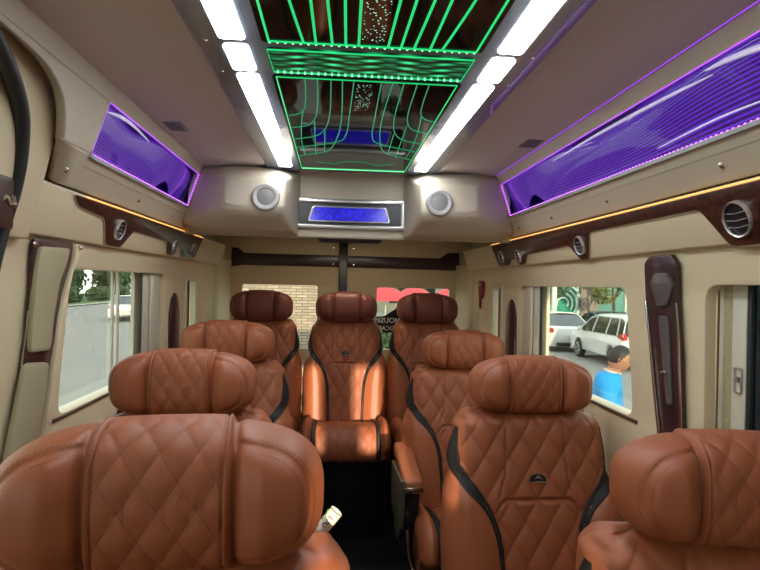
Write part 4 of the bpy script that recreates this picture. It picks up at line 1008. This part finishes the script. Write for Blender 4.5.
# cars
def make_car(name, label, paint, mpv, loc, rz, group=None):
    """local: front towards +y, centre of footprint at origin"""
    o = thing(name, label, 'car', loc, group, rz)
    Lh, W = (2.25, .87) if mpv else (2.3, .89)
    def f(side): return None
    wy = (1.38, -1.38); wr = .33
    # lower body silhouette (y,z) with wheel arches
    if mpv: top = [(2.22, .55), (2.20, .78), (2.05, .90), (1.25, 1.04), (-2.0, 1.08), (-2.20, 1.05), (-2.26, .80), (-2.22, .50)]
    else: top = [(2.32, .50), (2.28, .68), (2.05, .80), (1.15, .93), (-1.35, .98), (-2.12, 1.00), (-2.30, .92), (-2.36, .70), (-2.28, .45)]
    def arch(c): return [(c+(wr+.05)*cos(a), .33+(wr+.05)*sin(a)) for a in [pi*k/10 for k in range(11)]][::-1]
    out = top + [(-2.20, .22)] + [(p[0], max(.22, p[1])) for p in arch(wy[1])] + [(p[0], max(.22, p[1])) for p in arch(wy[0])] + [(2.2, .22)]
    plate('body_shell', out, [], 2*W, lambda a, b, c: ((c-W)*(1-.10*sm(.75, 1.1, b)), a*(1-.06*(abs(c-W)/W)**4), b), paint, o, .05)
    if mpv: gh = [(1.22, 1.02), (.45, 1.50), (.0, 1.60), (-1.75, 1.60), (-2.05, 1.52), (-2.20, 1.05)]
    else: gh = [(1.05, .92), (.30, 1.34), (-.1, 1.43), (-.75, 1.42), (-1.75, .99)]
    def cabin(nm, P, sc, mt, par, inset=0.0):
        V = []; Fc = []; n = len(P)
        for sgn in (-1, 1):
            for a, b in P:
                hw = (W-.02) - (b-1.0)*.32; V.append((sgn*(hw-inset), a, b))
        for k in range(n): Fc.append((k, (k+1) % n, n+(k+1) % n, n+k))
        Fc.append(tuple(range(n))); Fc.append(tuple(range(n, 2*n)))
        return mk(nm, V, Fc, mt, par, smooth=False)
    cb = cabin('glasshouse', gh, 1, M_cglass, o, .01)
    # roof and pillars in paint
    zr = 1.52 if mpv else 1.37
    rf = [(p[0], p[1]) for p in gh if p[1] > zr-.06]
    tops = [(a, b+.012) for a, b in gh if b > (1.45 if mpv else 1.33)]
    V = []; Fc = []; n = len(tops)
    for a, b in tops:
        hw = (W-.02)-(b-1.0)*.32
        V += [(-hw-.01, a, b-.06), (-hw*.92, a, b+.01), (0, a, b+.035), (hw*.92, a, b+.01), (hw+.01, a, b-.06)]
    for i in range(n-1):
        for k in range(4): Fc.append((i*5+k, i*5+k+1, i*5+k+6, i*5+k+5))
    rfo = mk('roof', V, Fc, paint, o)
    md = rfo.modifiers.new('s', 'SOLIDIFY'); md.thickness = .03; md.offset = 1
    pil = ([(1.22, 1.02, .45, 1.52), (.10, 1.04, .02, 1.57), (-.95, 1.05, -.98, 1.57), (-1.75, 1.05, -1.62, 1.57), (-2.17, 1.05, -2.03, 1.52)] if mpv else [(1.05, .93, .30, 1.36), (-.15, .95, -.18, 1.42), (-1.72, .99, -.78, 1.42), (-1.25, .97, -.95, 1.38)])
    for sgn in (-1, 1):
        for (a, b, c, d_) in pil:
            h1 = (W-.02)-(b-1)*.32+.004; h2 = (W-.02)-(d_-1)*.32+.004
            tube('pillar', [(sgn*h1, a, b), (sgn*(h1+h2)/2, (a+c)/2, (b+d_)/2), (sgn*h2, c, d_)], .022, paint, o, 8)
        hull('wing_mirror', [(sgn*(W-.02+dx), .95+dy, 1.02+dz) for dx in (0, .16) for dy in (-.06, .08) for dz in (0, .13)], paint, o, .03)
        for yy in (.55, -.45): tube('door_handle', [(sgn*(W-.035), yy, .84), (sgn*(W-.005), yy-.08, .845), (sgn*(W-.035), yy-.16, .84)], .014, M_chrome, o, 6)
        zl = (.98 if mpv else .80)
        hull('tail_lamp', [(sgn*(W-.13), -2.27 if mpv else -2.36, zl-.02), (sgn*(W-.10), -2.25 if mpv else -2.35, zl+.16), (sgn*(W-.015), -1.78 if mpv else -2.02, zl+.08), (sgn*(W-.005), -1.85 if mpv else -2.05, zl+.01), (sgn*(W-.03), -2.16, zl+.17), (sgn*(W-.02), -2.20, zl-.05)], M_redl, o, .01)
        hull('headlamp', [(sgn*(W-.38), 2.20, .66), (sgn*(W-.38), 2.17, .74), (sgn*(W-.08), 2.0, .82), (sgn*(W-.02), 1.85, .80), (sgn*(W-.05), 2.02, .68)], M_chrome, o, .01)
    # wheels
    for sgn in (-1, 1):
        for yy in wy:
            T = Matrix.Translation((sgn*(W-.02), yy, wr)) @ Matrix.Rotation(sgn*pi/2, 4, 'Y')
            q = lathe('wheel', [(.21, -.18), (wr-.02, -.18), (wr, -.15), (wr, -.03), (wr-.03, 0), (.225, .0), (.215, -.03)], M_tyre, o, T, 28)
            lathe('rim', [(0, -.02), (.05, -.01), (.06, -.05), (.07, -.06), (.20, -.07), (.215, -.01), (.228, .003)], M_dark, q, T, 28)
            for k in range(5):
                a = 2*pi*k/5+.3
                for da in (-.10, .10):
                    tube('spoke', [T @ Vector((.04*cos(a), .04*sin(a), -.01)), T @ Vector((.21*cos(a+da*1.4), .21*sin(a+da*1.4), -.005))], .016, M_rim, q, 6)
            tube('rim_lip', [T @ Vector((.215*cos(2*pi*k/24), .215*sin(2*pi*k/24), .0)) for k in range(24)], .012, M_rim, q, 6, True)
    box('number_plate', (-.24, -2.385 if not mpv else -2.29, .62), (.24, -2.36 if not mpv else -2.25, .74), M_pole, o, .005)
    box('lower_bumper', (-.62, -2.33 if not mpv else -2.24, .25), (.62, -2.2, .38), M_dark, o, .02)
    return o
cw = make_car('sedan_car', 'white sedan parked behind the white people carrier, tail lamp visible', M_white, False, (9.28, 23.3, GZ), radians(-3))
make_car('people_carrier_car', 'large white people carrier parked outside right window behind man in blue', M_white, True, (9.59, 18.4, GZ), radians(-3))
make_car('sedan_car', 'dark parked sedan glimpsed between the two white cars', M_dkpaint, False, (12.3, 24.8, GZ), radians(-8))
make_car('sedan_car', 'small white car on the road seen through the left window', M_white, False, (-12.9, 36.0, GZ), radians(15))

# right facade and sign
o = thing('shop_facade', 'building facade of green and teal panels with taupe column beyond parked cars', 'building', (17, 34, GZ))
box('base_wall', (-9, 0, 0), (12, .6, .70), M_gwall, o, .02)
box('green_panel', (-9, .1, .70), (-1.74, .6, 9), M_panel, o, .02)
box('column', (-1.74, -.15, 0), (-.57, .6, 9), M_colm, o, .03)
box('teal_panel', (-.57, .1, .70), (12, .6, 9), M_teal, o, .02)
for xx in (1.2, 3.4, 5.6): box('mullion', (xx, .0, 1.05), (xx+.12, .15, 9), M_pole, o, .01)
box('white_edge', (-1.95, .02, .70), (-1.80, .12, 9), M_arc, o, .01)
for r_ in (.45, .80, 1.15, 1.5):
    tube('sign_arc', [(-2.85+r_*.8*cos(a), .04, 1.55+r_*.8*sin(a)) for a in [-.6+(pi+1.0)*k/24 for k in range(25)]], .07, M_arc, o, 8)
t = tag(tube('lamp_post', [(10.62, 26.6, GZ), (10.62, 26.6, 2), (10.62, 26.6, 7)], .13, M_pole, None, 12), 'pale white lamp post standing between the parked white cars', 'lamp post')
for i, (x, y, h, m, lab) in enumerate(((9.6, 28.6, 4.2, M_leafd, 'dark green street tree left of the lamp post'), (15.9, 31.0, 4.0, M_leafy, 'yellowish green street tree above the people carrier'), (12.2, 31.6, 4.6, M_leafd, 'dark green street tree right of the lamp post'))):
    rr = random.Random(i+50)
    bl = [((rr.uniform(-1.2, 1.2), rr.uniform(-.8, .8), rr.uniform(1.7, 3.6)), (.7, .7, .5)) for _ in range(8)]
    tree('street_tree', x, y, h, bl, 2600, .10, m, lab, 'street trees by the car park', .11, 60+i)
# behind: brick wall, red parasols
o = thing('brick_building', 'pale brick building wall seen through the left rear window', 'building', (-3.0, 14.5, GZ))
box('brick_wall', (-.9, 0, 0), (2.75, .4, 6), M_brick, o, .01)
box('coping', (-1.0, -.06, 6), (2.85, .46, 6.12), M_kerb, o, .02)
for i, (x, y, lab) in enumerate(((1.75, 20, 'red parasol behind the van, left one in the right rear window'), (3.15, 22.5, 'red parasol behind the van, middle one in the right rear window'), (4.1, 19.8, 'red parasol behind the van, right one in the right rear window'))):
    o = thing('parasol', lab, 'parasol', (x, y, GZ), 'red parasols behind the van'); o.scale = (.78, .78, .97)
    lathe('canopy', [(0, 2.55), (.5, 2.40), (1.1, 2.12), (1.25, 1.98), (1.22, 1.98), (1.05, 2.08), (.5, 2.36), (0, 2.50)], M_para, o, Matrix(), 8)
    tube('pole', [(0, 0, 0), (0, 0, 2.5)], .03, M_pole, o, 8)
    lathe('base', [(0, .1), (.22, .08), (.26, 0), (0, 0)], M_gwall, o, Matrix(), 16)
for i, (x, y, sz, m, lab) in enumerate(((1.5, 16.5, 1.0, M_leafd, 'green potted shrub below the left red parasol'), (3.0, 17, .9, M_leafy, 'yellowish shrub below the middle red parasol'))):
    o = thing('potted_shrub', lab, 'shrub', (x, y, GZ), 'shrubs under the parasols')
    lathe('pot', [(0, .45), (.28, .45), (.32, .5), (.34, .5), (.25, 0), (0, 0)], M_pole, o, Matrix(), 16)
    leaves('foliage', [((0, 0, .95), (.7, .6, .55))], 900, .07, m, o, 90+i)
for i, (x, y) in enumerate(((1.6, 38), (6.0, 41), (10.5, 39))):
    rr = random.Random(i+70)
    bl = [((rr.uniform(-1.8, 1.8), rr.uniform(-1, 1), rr.uniform(2.2, 6)), (1.3, 1.2, .9)) for _ in range(9)]
    tree('street_tree', x, y, 5.5, bl, 2600, .18, (M_leafy, M_leafd, M_leafy)[i], ('yellowish tree far behind the red parasols, at their left', 'dark green tree far behind the middle red parasol', 'yellowish tree far behind the red parasols, at their right')[i], 'trees behind the parasols', .16, 110+i)
o = thing('street_building', 'cream building with dark upright windows far behind the red parasols', 'building', (6, 52, GZ))
box('wall', (-14, 0, 0), (14, 1, 12), mat('cream_render', (.55, .48, .34), .8), o, .02)
for k in range(9): box('window', (-12.6+2.9*k, -.05, .8), (-11.2+2.9*k, .1, 4.6), M_cglass, o, .02)

# ------------------------------------------------------------------ the man
def skin_mesh(name, verts, edges, radii, m, parent, sub=2, root=0):
    me = bpy.data.meshes.new(name); me.from_pydata(verts, edges, []); ob = bpy.data.objects.new(name, me); COL.objects.link(ob)
    md = ob.modifiers.new('k', 'SKIN'); md.use_smooth_shade = True
    for i, v in enumerate(me.skin_vertices[0].data):
        r_ = radii[i]; v.radius = r_ if isinstance(r_, tuple) else (r_, r_); v.use_root = (i == root)
    s2 = ob.modifiers.new('s', 'SUBSURF'); s2.levels = sub; s2.render_levels = sub
    bpy.context.view_layer.update()
    m2 = bpy.data.meshes.new_from_object(ob.evaluated_get(bpy.context.evaluated_depsgraph_get()))
    bpy.data.objects.remove(ob); m2.name = name; m2.materials.clear(); m2.materials.append(m)
    m2.polygons.foreach_set('use_smooth', [True]*len(m2.polygons))
    o2 = bpy.data.objects.new(name, m2); COL.objects.link(o2); o2.parent = parent; return o2
# local frame: facing +x (towards the right of the photo), feet at z=0
man = thing('person', 'man in bright blue polo shirt standing outside right window, facing right with head lowered', 'person', (2.67, 5.4, GZ), None, radians(-24)); man.scale = (1.085, 1.085, 1.085)
J = [(0, 0, .95), (0, 0, 1.10), (.0, 0, 1.26), (.01, 0, 1.42), (.03, 0, 1.50), (.055, 0, 1.575),
     (0, .10, .93), (.02, .11, .50), (.0, .11, .08), (.12, .12, .04), (0, -.10, .93), (.03, -.11, .50), (.0, -.11, .08), (.12, -.12, .04),
     (.0, .13, 1.41), (.0, .20, 1.385), (-.02, .245, 1.12), (.16, .20, .93), (.0, -.13, 1.41), (.0, -.20, 1.385), (.0, -.25, 1.12), (.20, -.20, .98), (.24, -.195, .96), (.20, .195, .91)]
E = [(0, 1), (1, 2), (2, 3), (3, 4), (4, 5), (0, 6), (6, 7), (7, 8), (8, 9), (0, 10), (10, 11), (11, 12), (12, 13), (3, 14), (14, 15), (15, 16), (16, 17), (3, 18), (18, 19), (19, 20), (20, 21), (21, 22), (17, 23)]
Rr = [(.135, .11), (.13, .105), (.16, .12), (.165, .12), .058, .055, .085, .058, .04, .035, .085, .058, .04, .035, .10, .072, .045, .03, .10, .072, .045, .03, .032, .032]
body = skin_mesh('body', J, E, Rr, M_skin, man); nude = body.data.copy()
# head with face, joined into the body
bm = bmesh.new(); bm.from_mesh(body.data)
def headv(th, ph):
    x = cos(ph)*cos(th); y = cos(ph)*sin(th); z = sin(ph)
    r_ = 1.0; f_ = max(0, x)
    X = .098*x; Y = .076*y*(1-.18*max(0, -z)); Z = .118*z
    if x > 0:
        X += .022*math.exp(-((y/.16)**2+((z+.12)/.16)**2))             # nose
        X += .008*math.exp(-((y/.25)**2+((z+.48)/.09)**2))             # lips
        X -= .008*math.exp(-(((abs(y)-.36)/.16)**2+((z-.06)/.12)**2))  # eye sockets
        X += .006*math.exp(-((y/.5)**2+((z-.22)/.1)**2))               # brow
        X += .010*math.exp(-((y/.3)**2+((z+.82)/.2)**2))               # chin
    Y += math.copysign(.014, y)*math.exp(-(((x+.05)/.14)**2+((z+.08)/.26)**2))*(1 if abs(y) > .6 else 0)  # ears
    return Vector((X, Y, Z))
HM = Matrix.Translation((.095, 0, 1.645)) @ Matrix.Rotation(radians(16), 4, 'Y')
nu, nv = 48, 36; g = [[bm.verts.new(HM @ headv(2*pi*i/nu, -pi/2+pi*(j+.02)/(nv+.04))) for i in range(nu)] for j in range(nv+1)]
for j in range(nv):
    for i in range(nu): bm.faces.new((g[j][i], g[j][(i+1) % nu], g[j+1][(i+1) % nu], g[j+1][i]))
# fingers
def finger(p, d_, l, r_):
    p = Vector(p); d_ = Vector(d_).normalized(); q = [p, p+d_*l*.45, p+d_*l*.75+Vector((0, 0, -.004)), p+d_*l+Vector((0, 0, -.012))]; n = 8; rings = []
    for i, c in enumerate(q):
        s_ = d_.orthogonal().normalized(); u_ = d_.cross(s_)
        rings.append([bm.verts.new(c+(s_*cos(2*pi*k/n)+u_*sin(2*pi*k/n))*r_*(1-.12*i)) for k in range(n)])
    for a, b in zip(rings, rings[1:]):
        for k in range(n): bm.faces.new((a[k], a[(k+1) % n], b[(k+1) % n], b[k]))
    bm.faces.new(rings[-1])
for sy, hx, hz in ((-1, .24, .96), (1, .20, .91)):
    for k, l in enumerate((.07, .08, .075, .06)): finger((hx+.02, sy*.195+(k-1.5)*.018, hz), (1, 0, -.25), l, .009)
    finger((hx-.01, sy*.195-sy*.03, hz+.01), (.7, -sy*.7, .1), .055, .010)
bmesh.ops.recalc_face_normals(bm, faces=bm.faces); bm.to_mesh(body.data); bm.free(); body.data.polygons.foreach_set('use_smooth', [True]*len(body.data.polygons))
for sg in (-1, 1):
    ey = lathe('eye', [(0, .010), (.006, .008), (.010, 0)], M_ink, body, HM @ Matrix.Translation((.086, sg*.028, .008)) @ Matrix.Rotation(pi/2, 4, 'Y'), 12)
# hair cap
V = []; Fc = []; nu, nv = 40, 16
for j in range(nv+1):
    for i in range(nu):
        th = 2*pi*i/nu; front = cos(th); low = lerp(.62, -.35, sm(.75, -.35, front)); low = low if abs(sin(th)) < .75 or front < 0 else low
        ph = lerp(low, pi/2-.01, j/nv); v = headv(th, ph); v = Vector((v.x*1.07, v.y*1.08 if abs(v.y) < .07 else v.y*1.02, v.z*1.09)); V.append(HM @ v)
for j in range(nv):
    for i in range(nu): Fc.append((j*nu+i, j*nu+(i+1) % nu, (j+1)*nu+(i+1) % nu, (j+1)*nu+i))
hr = mk('hair', V, Fc, M_hair, body); md = hr.modifiers.new('s', 'SOLIDIFY'); md.thickness = .006; md.offset = -1
def garment(name, src, keep, off, m, par):
    g_ = bmesh.new(); g_.from_mesh(src); g_.normal_update()
    bmesh.ops.delete(g_, geom=[f_ for f_ in g_.faces if not keep(f_.calc_center_median())], context='FACES')
    for v in g_.verts: v.co += v.normal*off
    o_ = bmobj(name, g_, m, par); md = o_.modifiers.new('s', 'SOLIDIFY'); md.thickness = .006; md.offset = -1; return o_
body.data.materials.append(M_bluesh)
for p_ in body.data.polygons:
    c_ = p_.center
    if .95 < c_.z < 1.50 and not (abs(c_.y) > .17 and c_.z < 1.15): p_.material_index = 1
garment('polo_shirt', nude, lambda c: .93 < c.z < 1.515 and not (abs(c.y) > .17 and c.z < 1.13), .014, M_bluesh, man)
garment('trousers', nude, lambda c: .10 < c.z < .97 and abs(c.y) < .185 and c.x < .13, .010, M_trou, man)
tube('collar', [(.040+.066*cos(2*pi*k/16), .070*sin(2*pi*k/16), 1.522-.018*cos(2*pi*k/16)) for k in range(16)], .016, M_collar, man, 8, True)
for sy in (-1, 1): hull('shoe', [(x_, sy*.115+dy, z_) for dy in (-.045, .045) for x_, z_ in ((-.06, 0), (-.06, .08), (.06, .09), (.20, .04), (.21, 0))], M_dark, man, .015, 3)

# black scooter beside him
o = thing('motor_scooter', 'black motor scooter at the right edge of the window, beside the man', 'scooter', (3.13, 5.3, GZ), None, radians(15))
for yy in (-.62, .62):
    T = Matrix.Translation((0, yy, .26)) @ Matrix.Rotation(pi/2, 4, 'Y')
    q = lathe('wheel', [(.17, -.05), (.25, -.05), (.26, 0), (.25, .05), (.17, .05), (.17, -.05)], M_tyre, o, T, 24); lathe('hub', [(0, .03), (.16, .02), (.17, 0), (.16, -.02), (0, -.03)], M_rim, q, T, 20)
hull('seat_body', [(-.13, .75, .80), (.13, .75, .80), (-.15, .15, .78), (.15, .15, .78), (-.12, .70, .45), (.12, .70, .45), (-.14, .1, .40), (.14, .1, .40)], M_dark, o, .05, 3)
hull('footboard', [(-.15, -.35, .34), (.15, -.35, .34), (-.15, .2, .34), (.15, .2, .34), (-.13, -.3, .26), (.13, .2, .26)], M_dark, o, .02)
hull('front_shield', [(-.17, -.42, .35), (.17, -.42, .35), (-.19, -.46, 1.0), (.19, -.46, 1.0), (-.08, -.62, .70), (.08, -.62, .70), (-.08, -.58, 1.15), (.08, -.58, 1.15)], M_dark, o, .04, 3)
tube('handlebar', [(-.34, -.35, 1.14), (-.1, -.48, 1.16), (.1, -.48, 1.16), (.34, -.35, 1.14)], .018, M_dark, o, 8)
tube('front_fork', [(0, -.5, .9), (0, -.62, .27)], .03, M_grey, o, 8)
for sg in (-1, 1):
    mm = tube('mirror_stalk', [(sg*.22, -.44, 1.17), (sg*.30, -.46, 1.34)], .007, M_chrome, o, 6)
    lathe('rear_mirror', [(0, .012), (.05, .008), (.06, -.004), (0, -.006)], M_chrome, o, Matrix.Translation((sg*.31, -.46, 1.38)) @ Matrix.Rotation(-pi/2, 4, 'X'), 16)
